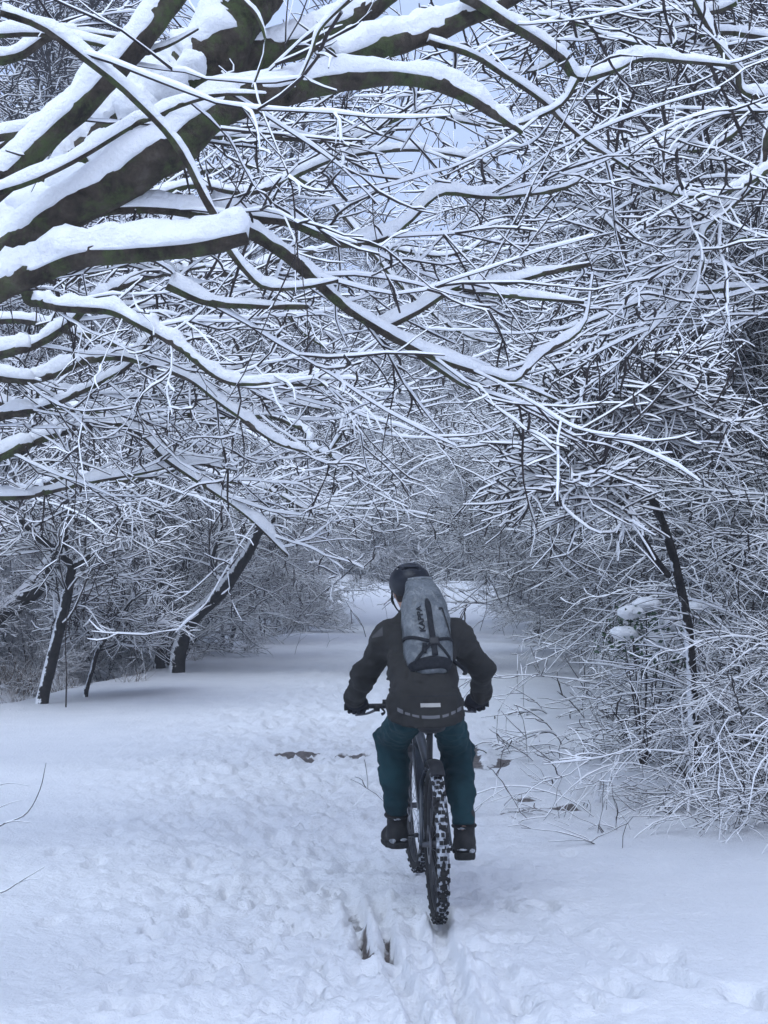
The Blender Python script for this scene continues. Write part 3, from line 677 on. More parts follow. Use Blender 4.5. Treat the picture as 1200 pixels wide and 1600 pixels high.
# ------------------------------------------------------------------ trees whose stems stand free beside the path
def stem_tree(name, label, base_px, stems, seed, m1=14, l1=1.6, snow=0.019, t0=0.45, m2=7, m3=4, grav=0.0, bias=(0.02, 0), cat='tree'):
    """stems: lists of (px, py, depth, r); the first point of the first stem is the foot"""
    rng = np.random.default_rng(seed)
    S = [spline(np.array(px(s)), 22) for s in stems]
    foot = S[0][0, :3]; S[0][0, 2] = min(S[0][0, 2], gz(foot[0], foot[1])) - 0.12
    o = empty(name, (foot[0], foot[1], gz(foot[0], foot[1])))
    org = np.array(o.location); tag(o, label, cat)
    for q in S: q[:, :3] -= org
    link('trunk', trunk_mesh('trunk', S[:1], 14), o)
    for q in S[1:]: link('limb', trunk_mesh('limb', [q], 10), o)
    sk = Skin()
    for j, q in enumerate(S):
        P = q[None, :, :3]; Rr = q[None, :, 3]
        pos, D, rad, t = kids(rng, P, Rr, m1, t0 if j == 0 else 0.1, 0.995, 30, 80, 0.5, 0.2)
        L = l1 * rng.uniform(0.5, 1.2, m1)
        P1 = grow(rng, pos, D, L, 9, 0.12, grav, np.array([bias[0], bias[1], 0])); R1 = taper(np.minimum(rad * 0.6, rng.uniform(.010, .020, m1)), .0045, 9)
        sk.add(P1, R1, 6, snow * 1.3, rng)
        twigs_on(sk, rng, P1, R1, [(m2, 0.12, 0.99, 25, 65, 0.5, 0.05, l1 * .25, l1 * .6, 5, 4, 0.15, -0.01, .0065, .0035), (m3, 0.1, 0.98, 25, 65, 0.6, 0.05, .15, .6, 3, 4, 0.16, 0, .005, .003)], snow)
    tag(link('crown', sk.mesh('crown'), o), kind='stuff')
    return o

def stem_trees():
    stem_tree('forked_tree', 'slim forked tree on the left bank with snow plastered along its leaning stem', None,
              [[(64, 1102, 18.8, 0.087), (78, 1040, 18.8, 0.076), (92, 985, 18.7, 0.074), (105, 930, 18.6, 0.068), (112, 882, 18.5, 0.065)],
               [(112, 884, 18.5, 0.053), (80, 856, 18.2, 0.047), (45, 825, 17.9, 0.038), (0, 776, 17.6, 0.034), (-50, 730, 17.4, 0.023)],
               [(113, 884, 18.5, 0.046), (150, 862, 18.4, 0.038), (200, 832, 18.2, 0.034), (245, 800, 18.0, 0.027), (300, 770, 17.8, 0.015), (350, 720, 17.6, 0.009)],
               [(110, 900, 18.6, 0.038), (100, 830, 18.8, 0.034), (120, 760, 19, 0.030), (105, 680, 19.2, 0.023), (130, 600, 19.4, 0.011)]], 201, l1=1.7)
    stem_tree('sapling', 'small snowy sapling with a bare foot beside the forked tree', None,
              [[(132, 1088, 20.2, 0.038), (143, 1050, 20.2, 0.032), (152, 1018, 20.2, 0.030), (165, 998, 20.1, 0.026), (190, 958, 20, 0.021), (222, 918, 20, 0.014)],
               [(152, 1018, 20.2, 0.019), (185, 1005, 20.3, 0.015), (215, 985, 20.5, 0.011), (245, 975, 20.6, 0.006)],
               [(156, 1010, 20.2, 0.015), (135, 985, 20.1, 0.012), (120, 965, 20, 0.008)]], 202, m1=9, l1=0.6, t0=0.5)
    stem_tree('bent_tree', 'bent tree curving out over the path with a broad snow-plastered trunk', None,
              [[(276, 1048, 26, 0.152), (281, 1010, 26, 0.129), (300, 968, 25.8, 0.125), (340, 930, 25.4, 0.122), (370, 890, 25, 0.106), (395, 850, 24.6, 0.091), (412, 800, 24.3, 0.068), (440, 730, 24, 0.046), (460, 650, 23.8, 0.023)],
               [(352, 915, 25.2, 0.053), (330, 880, 25.4, 0.046), (345, 820, 25.5, 0.038), (330, 740, 25.6, 0.023)],
               [(398, 842, 24.6, 0.046), (440, 800, 24.3, 0.038), (500, 770, 24, 0.027), (560, 740, 23.8, 0.015)]], 203, m1=16, l1=2.0, t0=0.66)
    stem_tree('straight_tree', 'straight dark-stemmed tree standing just behind the bent tree', None,
              [[(250, 1044, 27, 0.122), (247, 990, 27, 0.099), (250, 930, 27, 0.091), (244, 860, 27, 0.084), (250, 760, 27, 0.068), (240, 640, 27, 0.053), (255, 500, 27, 0.030)],
               [(262, 1040, 27, 0.046), (256, 1015, 27, 0.046), (250, 995, 27, 0.038)]], 204, m1=30, l1=2.4, t0=0.42)
    stem_tree('mossy_stemmed_tree', 'tree with mottled mossy stem rising between the straight and bent trees', None,
              [[(266, 1036, 28.2, 0.129), (270, 980, 28.2, 0.114), (284, 910, 28, 0.110), (294, 850, 28, 0.099), (310, 740, 27.5, 0.076), (335, 620, 27, 0.053), (350, 480, 27, 0.030)]], 205, m1=30, l1=2.6, t0=0.42)
    stem_tree('fallen_leaning_tree', 'stout tree leaning low over the left bank behind the forked tree', None,
              [[(-40, 1010, 23, 0.198), (0, 962, 23, 0.182), (40, 930, 23, 0.167), (75, 890, 23.2, 0.152), (100, 840, 23.3, 0.122), (140, 760, 23.4, 0.091), (170, 650, 23.5, 0.053)]], 206, m1=22, l1=2.2, t0=0.5)
    stem_tree('dark_stemmed_tree', 'dark-stemmed tree deeper in the wood behind the sapling', None,
              [[(160, 1000, 30, 0.129), (178, 940, 30, 0.114), (196, 880, 30, 0.106), (205, 800, 30, 0.091), (215, 700, 30, 0.068), (205, 560, 30, 0.038)]], 207, m1=30, l1=2.6, t0=0.38)
    stem_tree('slanting_tree', 'slanting dark tree deeper in the wood leaning towards the bent tree', None,
              [[(110, 1010, 31, 0.114), (135, 960, 31, 0.106), (165, 905, 31, 0.099), (185, 850, 31, 0.091), (230, 740, 31, 0.068), (270, 620, 31, 0.038)]], 208, m1=26, l1=2.6, t0=0.38)
    # right-hand side
    stem_tree('twin_stemmed_tree', 'young tree with two bare dark stems leaning left above the thicket', None,
              [[(1085, 1120, 11.20, 0.0425), (1075, 980, 11.20, 0.0382), (1052, 870, 11.10, 0.0357), (1030, 805, 11.00, 0.0323), (1002, 745, 10.90, 0.0281), (975, 690, 10.80, 0.0238), (950, 660, 10.70, 0.0170), (905, 632, 10.60, 0.0102)],
               [(1045, 900, 11.10, 0.0255), (1015, 860, 10.90, 0.0255), (985, 800, 10.70, 0.0221), (940, 765, 10.60, 0.0170), (900, 740, 10.40, 0.0119), (840, 715, 10.20, 0.0068)],
               [(968, 682, 10.80, 0.0153), (958, 650, 10.80, 0.0110), (950, 620, 10.90, 0.0068)],
               [(970, 684, 10.80, 0.0136), (985, 660, 10.80, 0.0093), (1000, 640, 10.80, 0.0051)]], 210, m1=12, l1=0.85, t0=0.55)
    stem_tree('pole_tree', 'thin dark pole of a tree standing at the back of the right thicket', None,
              [[(886, 985, 37, .12), (885, 930, 37, .11), (880, 870, 37, .10), (875, 780, 37, .08), (885, 650, 37, .05)]], 211, m1=30, l1=2.4, t0=0.2)
    stem_tree('short_pole_tree', 'thin tree beside the dark pole tree at the back of the thicket', None,
              [[(836, 985, 42, .13), (838, 930, 42, .11), (832, 850, 42, .1), (840, 740, 42, .06)]], 212, m1=30, l1=2.4, t0=0.2)
stem_trees()

# ------------------------------------------------------------------ thicket on the right, arching leafless stems
def shrub_shape(seed, stems, L, lean, droop, snow, m2, r, spread, up=1.0):
    rng = np.random.default_rng(seed)
    S = np.stack([rng.normal(size=stems) * spread, rng.normal(size=stems) * spread, np.full(stems, -0.1)], 1)
    D = np.stack([lean[0] + rng.normal(size=stems) * 0.55, lean[1] + rng.normal(size=stems) * 0.55, up * rng.uniform(0.5, 1.3, stems)], 1)
    P = grow(rng, S, D, rng.uniform(L[0], L[1], stems), 15, 0.10, droop); R0 = taper(rng.uniform(r[0], r[1], stems), 0.002, 15)
    P[..., 2] = np.maximum(P[..., 2], -0.1)
    st = Skin(); st.add(P, R0, 6, snow, rng); sk = Skin()
    pos, Dk, rad, t = kids(rng, P, R0, m2, 0.15, 0.97, 20, 65, 0.7, 0.05)
    P2 = grow(rng, pos, Dk, rng.uniform(0.2, 0.8, len(pos)), 8, 0.13, droop * 0.6); R2 = taper(np.minimum(rad * .7, .004), .0018, 8)
    sk.add(P2, R2, 4, snow * 0.9, rng)
    pos, Dk, rad, t = kids(rng, P2, R2, 4, 0.15, 0.95, 20, 65, 0.7, 0.0)
    P3 = grow(rng, pos, Dk, rng.uniform(0.08, 0.38, len(pos)), 4, 0.14, -0.02); R3 = taper(np.minimum(rad * .8, .003), .0016, 4)
    sk.add(P3, R3, 4, snow * 0.75, rng)
    return st.mesh('stems'), sk.mesh('twigs')

def thicket():
    A = shrub_shape(301, 44, (0.6, 1.25), (-0.3, -0.15), -0.08, 0.012, 8, (0.004, 0.009), 0.45)
    B = shrub_shape(303, 60, (1.1, 2.0), (-0.15, -0.15), -0.16, 0.007, 7, (0.003, 0.006), 0.5)
    C = shrub_shape(306, 46, (1.7, 3.2), (-0.25, 0), -0.06, 0.014, 9, (0.005, 0.010), 0.5)
    for shp, x, y, rz, sc, label in ((A, 3.0, 13.2, 0, 1, 'arching bare shrub at the path edge with twigs spraying out over the snow'),
            (A, 3.7, 12.5, 1.2, 1.4, 'dense snowy shrub in the middle of the right thicket below the twin-stemmed tree'),
            (B, 3.05, 10.2, 0, 1, 'weeping shrub trailing thin bare stems down onto the snow'),
            (C, 3.95, 10.7, 0.2, 0.9, 'tall weeping shrub behind the trailing stems of the right thicket'),
            (A, 4.2, 14.8, 0.5, 1.5, 'snowy shrub at the back of the thicket beside the twin-stemmed tree'),
            (C, 4.4, 13.4, -0.3, 1.05, 'tall snow-covered shrub filling the thicket behind the weeping shrubs'),
            (C, 4.8, 11.7, 0.6, 1.1, 'tangled tall shrub at the outer side of the right thicket'),
            (B, 3.6, 11.5, 0.5, 1.1, 'fine-twigged drooping shrub between the weeping and the dense shrubs'),
            (A, 4.5, 17.5, 0.3, 1.5, 'shrub leaning over the path edge beyond the right thicket')):
        o = empty('thicket_shrub', (x, y, gz(x, y)), rz); o.scale = (sc, sc, sc); tag(o, label, 'shrub', 'bare shrubs of the right-hand thicket')
        for nm, me in zip(('stems', 'twigs'), shp): tag(link(nm, me, o), kind='stuff')
    rng = np.random.default_rng(9)
    # fuller young growth above and behind the thicket
    for k, (kind, x, y, s, a) in enumerate((('slender', 4.6, 14.6, .8, 3.0), ('slender', 5.0, 12.6, .85, 3.3), ('arching', 4.9, 16.4, .9, 3.1), ('bushy', 5.0, 17.0, .9, 2.8), ('tall', 6.6, 15.5, .8, 3.3), ('arching', 5.6, 19.5, 1.0, 3.0), ('tall', 7.0, 20.5, .95, 2.9), ('slender', 5.4, 20.5, .95, 3.3),
                                          ('slender', 4.4, 15.4, .9, 3.1), ('slender', 5.5, 14.0, .95, 2.9), ('arching', 5.4, 17.8, 1.0, 3.2), ('slender', 5.9, 10.4, .8, 3.1), ('tall', 6.6, 12.4, .75, 3.0))):
        plant(kind, x, y, a, s, 'rising behind the bare thicket on the right')
    for k, (kind, x, y, s, a) in enumerate((('tall', -9.5, 21.0, .9, 0), ('slender', -7.5, 25, .9, -0.1), ('spread', -8.3, 29.5, 1.2, 0.1), ('tall', -6.2, 37, 1.25, 0.3), ('spread', -9.6, 35, 1.3, -0.4))):
        plant(kind, x, y, a, s, 'behind the free-standing stems on the left bank')
    for x, y, sc in ((-6.1, 20.5, .42), (-5.6, 23.5, .45), (-7.0, 23, .5), (-5.2, 27.5, .5), (-6.4, 27, .55), (-7.6, 26, .6), (-6.0, 31, .6), (-7.6, 20, .45)):
        plant('bushy', x, y, rng.uniform(0, 6), sc, 'in the undergrowth of the left bank')
thicket()

# ------------------------------------------------------------------ small growth
def small_growth():
    def bare_twig(label, boughs, seed, where=None, sub=4):
        rows0 = px(boughs[0]); z0 = gz(rows0[0][0], rows0[0][1])
        o = empty('bare_twig', (rows0[0][0], rows0[0][1], z0)); tag(o, label, 'twig')
        rng = np.random.default_rng(seed); org = np.array(o.location)
        for b_ in boughs:
            q = spline(np.array(px(b_)), 18); q[:, :3] -= org
            sk = Skin(); sk.add(q[None, :, :3], q[None, :, 3], 6, 0.003, rng)
            link('shoot', sk.mesh('shoot'), o)
    bare_twig('bare brown twigs poking up from the snow left of the path', [[(-60, 1330, 9.0, .006), (0, 1290, 8.9, .005), (40, 1272, 8.8, .004), (62, 1235, 8.7, .003), (72, 1192, 8.6, .0015)],
              [(-20, 1300, 8.9, .004), (15, 1284, 8.8, .003), (48, 1285, 8.8, .0015)], [(-30, 1238, 8.9, .003), (10, 1224, 8.8, .0025), (48, 1228, 8.8, .0012)], [(-20, 1270, 8.9, .003), (15, 1255, 8.8, .002), (35, 1250, 8.8, .001)]], 1)
    bare_twig('short dark twig lying on the snow left of the cyclist', [[(-30, 1400, 7.55, .004), (5, 1393, 7.5, .004), (30, 1378, 7.45, .003), (70, 1354, 7.4, .0015)], [(28, 1380, 7.45, .002), (45, 1374, 7.45, .0015), (60, 1374, 7.45, .001)]], 2)
    bare_twig('thin stalk standing in the snow beside the cyclist\'s left shoulder', [[(460, 1025, 31, .004), (466, 1005, 31, .004), (480, 992, 31, .003)], [(466, 1005, 31, .003), (470, 990, 31, .002)]], 3)
    bare_twig('thin forked stalk in the snow under the bent tree', [[(508, 1020, 34, .004), (515, 1002, 34, .004), (530, 995, 34, .003)], [(515, 1002, 34, .003), (512, 988, 34, .002)]], 4)
    bare_twig('thin dark stem hanging beside the forked tree', [[(103, 1105, 18.0, .010), (104, 1050, 18, .010), (102, 1000, 18, .008), (106, 950, 18, .006)]], 5)
    # tufts of dead grass on the left bank and along the thicket
    M_GRASS = varied('dead_grass', (0.10, 0.070, 0.045), (0.19, 0.14, 0.095), 20, 0.9)
    def tuft(x, y, n, h, seed, name, label, cat, grp=None, lean=0.5, snow=0.006):
        rng = np.random.default_rng(seed); o = empty(name, (x, y, gz(x, y))); tag(o, label, cat, grp)
        S = np.stack([rng.normal(size=n) * h * .35, rng.normal(size=n) * h * .35, np.full(n, -.05)], 1); D = np.stack([rng.normal(size=n) * lean, rng.normal(size=n) * lean, np.ones(n)], 1)
        P = grow(rng, S, D, h * rng.uniform(.5, 1.2, n), 7, .06, -.10); Rr = taper(np.full(n, .0035), .0012, 7)
        sk = Skin(); sk.add(P, Rr, 4, snow, rng); tag(link('blades', sk.mesh('blades', [M_GRASS, TWIGSNOW]), o), kind='stuff')
    for k, (a, b_, n, h) in enumerate(((15, 1075, 260, .75), (55, 1068, 200, .6), (150, 1040, 120, .5), (185, 1052, 90, .4), (90, 1085, 120, .4), (225, 1040, 90, .5), (30, 1095, 90, .35))):
        g = on_ground(a, b_, -.1); tuft(g[0], g[1], n, h, 500 + k, 'grass_tuft', 'snowy brown tuft of dead grass on the left bank', 'grass', 'dead grass on the left bank')
    for k, (a, b_, n, h) in enumerate(((340, 1012, 60, .5), (395, 1003, 50, .5), (300, 1030, 40, .35), (435, 996, 40, .4), (210, 1065, 40, .3))):
        g = on_ground(a, b_); tuft(g[0], g[1], n, h, 520 + k, 'grass_tuft', 'sparse dry grass tips along the left path edge', 'grass', 'dry grass along the left path edge')
    for k, (a, b_, n, h) in enumerate(((1075, 1215, 90, .28), (1010, 1190, 60, .22), (930, 1060, 50, .3), (900, 1035, 60, .35), (1120, 1235, 70, .3))):
        g = on_ground(a, b_); tuft(g[0], g[1], n, h, 540 + k, 'grass_tuft', 'dry grass tuft at the foot of the right thicket', 'grass', 'dry grass at the foot of the thicket')
    # snow-capped evergreen shrub inside the thicket
    M_LEAF = varied('evergreen_leaf', (0.018, 0.045, 0.020), (0.04, 0.085, 0.035), 30, 0.45, spec=0.4)
    c = at(1000, 985, 12.6); o = empty('evergreen_shrub', (c[0], c[1], gz(c[0], c[1]))); org = np.array(o.location)
    tag(o, 'small dark green evergreen shrub with lumps of snow inside the right thicket', 'shrub')
    rng = np.random.default_rng(77); cl_ = [at(*p) for p in ((985, 968, 12.5), (1010, 955, 12.6), (1050, 985, 12.7), (1030, 1010, 12.6), (1065, 1015, 12.8), (975, 1000, 12.5), (1090, 960, 12.9))]
    V = []; Fs = []
    for ci, c0 in enumerate(cl_):
        for k in range(70):
            p0 = c0 - org + rng.normal(size=3) * (.13, .11, .07) - (0, 0, .07); d = nrm(rng.normal(size=3) * (1, 1, .5)); n_ = nrm(np.cross(d, rng.normal(size=3))); L = rng.uniform(.03, .06)
            i = len(V); V += [p0, p0 + d * L * .5 + n_ * L * .28, p0 + d * L, p0 + d * L * .5 - n_ * L * .28]; Fs.append((i, i + 1, i + 2, i + 3))
    tag(link('leaves', np_mesh('leaves', np.array(V), np.array(Fs), [M_LEAF], smooth=False), o), kind='stuff')
    for ci, c0 in enumerate(cl_):
        MB_ = spline(np.array([(0, 0, -.1, .012), (*(c0 - org) * .5 + (.02, 0, -.05), .009), (*(c0 - org), .005)]), 14); sk = Skin(); sk.add(MB_[None, :, :3], MB_[None, :, 3], 6, .0, rng); link('stem', sk.mesh('stem'), o)
        snow_lump(o, c0 + np.array((0, -.02, .06)), (.10 + .05 * rng.random(), .10, .06), 80 + ci)
small_growth()

def wood_behind():
    """the wood carries on round and behind the photographer"""
    rng = np.random.default_rng(8); o = empty('woodland_behind', (0, -12, 0)); tag(o, 'snowy woodland behind the viewpoint', 'woodland', None, 'stuff')
    for i in range(22):
        sg = -1 if i % 2 else 1; y = -60 + 38 * i / 22 + rng.uniform(-1, 1); x = sg * rng.uniform(5, 12)
        k = ('canopy', 'spread', 'tall', 'arching')[rng.integers(4)]
        for nm, me in zip(('trunk', 'crown'), PROTO[k]):
            c = link(nm, me, o); c.location = (x, y + 12, gz(x, y)); c.rotation_euler = (0, 0, (0 if sg < 0 else math.pi) + rng.normal() * .4); tag(c, kind='stuff')
wood_behind()

# ------------------------------------------------------------------ bicycle and rider
RIDE = Matrix.Translation((0.253, 7.0, -0.012)) @ Matrix.Rotation(R_(3.4), 4, 'Z') @ Matrix.Rotation(R_(-1.2), 4, 'Y')

def surface_net(f, lo, hi, h):
    """polygonise the zero set of f (vectorised) on a grid of pitch h"""
    ax = [np.arange(lo[i], hi[i] + h, h) for i in range(3)]
    X, Y, Z = np.meshgrid(*ax, indexing='ij'); D = f(X, Y, Z); ins = D < 0
    nx, ny, nz = (s - 1 for s in D.shape)
    acc = np.zeros((nx, ny, nz, 3)); cnt = np.zeros((nx, ny, nz))
    cs = [(i, j, k) for i in (0, 1) for j in (0, 1) for k in (0, 1)]
    sl = lambda c: (slice(c[0], c[0] + nx), slice(c[1], c[1] + ny), slice(c[2], c[2] + nz))
    for a in cs:
        for d in range(3):
            if a[d]: continue
            b = list(a); b[d] = 1; b = tuple(b)
            da, db = D[sl(a)], D[sl(b)]; m = (da < 0) != (db < 0)
            t = np.where(m, da / np.where(m, da - db, 1), 0)
            for e in range(3): acc[..., e] += np.where(m, (a[e] + (t if e == d else 0)), 0)
            cnt += m
    act = cnt > 0; idx = np.full(act.shape, -1, np.int64); idx[act] = np.arange(act.sum())
    cell = np.argwhere(act)
    V = (cell + acc[act] / cnt[act][:, None]) * h + np.array(lo)
    Fs = []
    for d in range(3):
        u, v = [(1, 2), (2, 0), (0, 1)][d]
        A = np.take(ins, range(D.shape[d] - 1), d); B = np.take(ins, range(1, D.shape[d]), d)
        g = np.argwhere(A != B); g = g[(g[:, u] > 0) & (g[:, v] > 0) & (g[:, u] < D.shape[u] - 1) & (g[:, v] < D.shape[v] - 1)]
        q = []
        for du, dv in ((-1, -1), (0, -1), (0, 0), (-1, 0)):
            c = g.copy(); c[:, u] += du; c[:, v] += dv; q.append(idx[c[:, 0], c[:, 1], c[:, 2]])
        q = np.stack(q, 1); fl = A[g[:, 0], g[:, 1], g[:, 2]]
        q[~fl] = q[~fl][:, ::-1]; Fs.append(q)
    return V, np.concatenate(Fs)

def cone(a, b, ra, rb):
    """rounded cone as a distance function"""
    a = np.array(a, float); b = np.array(b, float); ab = b - a; L2 = ab @ ab
    def f(X, Y, Z):
        t = np.clip(((X - a[0]) * ab[0] + (Y - a[1]) * ab[1] + (Z - a[2]) * ab[2]) / L2, 0, 1)
        return np.sqrt((X - a[0] - t * ab[0]) ** 2 + (Y - a[1] - t * ab[1]) ** 2 + (Z - a[2] - t * ab[2]) ** 2) - (ra + (rb - ra) * t)
    return f

def ellip(c, r, rx=0.0):
    ca, sa = math.cos(rx), math.sin(rx)
    def f(X, Y, Z):
        x = X - c[0]; y = (Y - c[1]) * ca + (Z - c[2]) * sa; z = -(Y - c[1]) * sa + (Z - c[2]) * ca
        k = np.sqrt((x / r[0]) ** 2 + (y / r[1]) ** 2 + (z / r[2]) ** 2)
        return (k - 1) * min(r)
    return f

def blend(fs, k):
    def f(X, Y, Z):
        d = fs[0](X, Y, Z)
        for g in fs[1:]:
            e = g(X, Y, Z); h = np.clip(0.5 + 0.5 * (e - d) / k, 0, 1); d = e * (1 - h) + d * h - k * h * (1 - h)
        return d
    return f

def folds(f, amp, sx, sy, sz, seed):
    def g(X, Y, Z):
        n = noise3(X * sx, Y * sy, Z * sz, seed); r = 1 - np.abs(noise3(X * sx * 1.7 + 3, Y * sy * 1.7, Z * sz * 1.7, seed + 1)) * 2
        return f(X, Y, Z) + amp * (0.6 * n + 0.5 * r)
    return g

def sdf_part(name, f, lo, hi, h, m, parent):
    V, Fq = surface_net(f, lo, hi, h); return link(name, np_mesh(name, V, Fq, [m]), parent)

class MB:
    """collects tubes, boxes and lathes into one mesh"""
    def __init__(s): s.V = []; s.F = []; s.n = 0
    def _put(s, V, Fs):
        s.V.append(np.asarray(V, float)); s.F += [np.asarray(f) + s.n for f in Fs]; s.n += len(V)
    def tube(s, pts, r, k=10, n=None, closed=False, flat=1.0):
        P = np.array(pts, float)
        if n: P = spline(P, n)
        r = np.broadcast_to(np.asarray(r, float), (len(P),)) if np.ndim(r) < 1 or len(np.atleast_1d(r)) == len(P) else np.interp(np.linspace(0, 1, len(P)), np.linspace(0, 1, len(r)), r)
        T = nrm(np.roll(P, -1, 0) - np.roll(P, 1, 0)) if closed else nrm(np.gradient(P, axis=0))
        S = np.empty_like(P); ref = np.array([0, 0, 1.0]) if abs(T[0, 2]) < 0.9 else np.array([1.0, 0, 0])
        v = np.cross(T[0], ref)
        for i in range(len(P)):
            v = v - (v @ T[i]) * T[i]; v = v / np.linalg.norm(v); S[i] = v
        N = np.cross(S, T); a = np.linspace(0, 2 * math.pi, k, endpoint=False)
        ring = P[:, None] + (S[:, None] * np.cos(a)[None, :, None] + N[:, None] * np.sin(a)[None, :, None] * flat) * r[:, None, None]
        m = len(P); i = np.arange(m * k).reshape(m, k)
        if closed: j = np.roll(i, -1, 0); A = i; B = j
        else: A = i[:-1]; B = i[1:]
        q = np.stack([A, np.roll(A, -1, 1), np.roll(B, -1, 1), B], -1).reshape(-1, 4)
        V = ring.reshape(-1, 3); Fs = [q]
        if not closed:
            V = np.concatenate([V, P[:1], P[-1:]])
            Fs += [np.stack([np.roll(i[0], -1), i[0], np.full(k, m * k)], 1), np.stack([i[-1], np.roll(i[-1], -1), np.full(k, m * k + 1)], 1)]
        s._put(V, Fs); return s
    def box(s, c, d, R=None):
        V = np.array([(x, y, z) for x in (-.5, .5) for y in (-.5, .5) for z in (-.5, .5)]) * np.array(d)
        if R is not None: V = V @ np.array(R).T
        s._put(V + np.array(c), [np.array([(0, 1, 3, 2), (4, 6, 7, 5), (0, 4, 5, 1), (2, 3, 7, 6), (0, 2, 6, 4), (1, 5, 7, 3)])]); return s
    def lathe(s, prof, c, k=64, axis='x'):
        """profile rows (offset along x, radius), turned round an axle along x"""
        p = np.array(prof, float); a = np.linspace(0, 2 * math.pi, k, endpoint=False)
        V = np.stack([np.repeat(p[:, :1], k, 1), p[:, 1:2] * np.cos(a), p[:, 1:2] * np.sin(a)], -1) + np.array(c)
        n = len(p); i = np.arange(n * k).reshape(n, k)
        s._put(V.reshape(-1, 3), [np.stack([i[:-1], i[1:], np.roll(i[1:], -1, 1), np.roll(i[:-1], -1, 1)], -1).reshape(-1, 4)]); return s
    def part(s, name, m, parent, smooth=True):
        q = [f for f in s.F if f.shape[1] == 4]; t = [f for f in s.F if f.shape[1] == 3]
        Fs = ([np.concatenate(q)] if q else []) + ([np.concatenate(t)] if t else [])
        o = link(name, np_mesh(name, np.concatenate(s.V), Fs, [m], smooth=smooth), parent)
        return o

M_FRAME = varied('frame_paint', (0.012, 0.016, 0.022), (0.03, 0.038, 0.05), 20, 0.35, spec=0.5)
M_METAL = mat('dull_metal', (0.14, 0.14, 0.15), 0.45, 0.8)
M_BLACK = varied('black_part', (0.012, 0.012, 0.014), (0.028, 0.028, 0.03), 30, 0.5, spec=0.4)
M_RUBBER = varied('rubber', (0.012, 0.012, 0.013), (0.03, 0.029, 0.028), 30, 0.8)
M_JACKET = varied('jacket_cloth', (0.019, 0.0185, 0.0175), (0.033, 0.031, 0.0285), 3, 0.85, 90, 0.002)
M_PANEL = varied('panel_cloth', (0.060, 0.058, 0.060), (0.085, 0.082, 0.083), 12, 0.8)
M_TROUSER = varied('trouser_cloth', (0.004, 0.024, 0.031), (0.008, 0.042, 0.050), 4, 0.85, 90, 0.002)
M_GLOVE = varied('glove_cloth', (0.008, 0.009, 0.014), (0.018, 0.019, 0.026), 30, 0.85, 80, 0.002)
M_BOOT = varied('boot_leather', (0.009, 0.009, 0.010), (0.028, 0.026, 0.025), 18, 0.6, 60, 0.003)
M_SOLE = varied('boot_sole', (0.012, 0.012, 0.012), (0.03, 0.03, 0.03), 40, 0.8)
M_HELMET = varied('helmet_shell', (0.006, 0.008, 0.014), (0.011, 0.013, 0.020), 8, 0.42, spec=0.35)
M_SKIN = mat('skin', (0.45, 0.27, 0.20), 0.5)
M_HAIR = mat('hair', (0.03, 0.02, 0.015), 0.7)
M_BAG = varied('bag_tarpaulin', (0.075, 0.087, 0.095), (0.175, 0.19, 0.20), 11, 0.30, 13, 0.07, spec=0.5)
M_STRAP = varied('webbing', (0.008, 0.009, 0.012), (0.02, 0.021, 0.025), 60, 0.7, 120, 0.001)
M_REFLECT = mat('reflective_tape', (0.42, 0.40, 0.37), 0.45)
M_DASH = mat('grey_print', (0.13, 0.13, 0.135), 0.6)

def place(name):
    o = bpy.data.objects.new(name, None); COL.objects.link(o); o.empty_display_size = 0.2; o.matrix_world = RIDE; return o

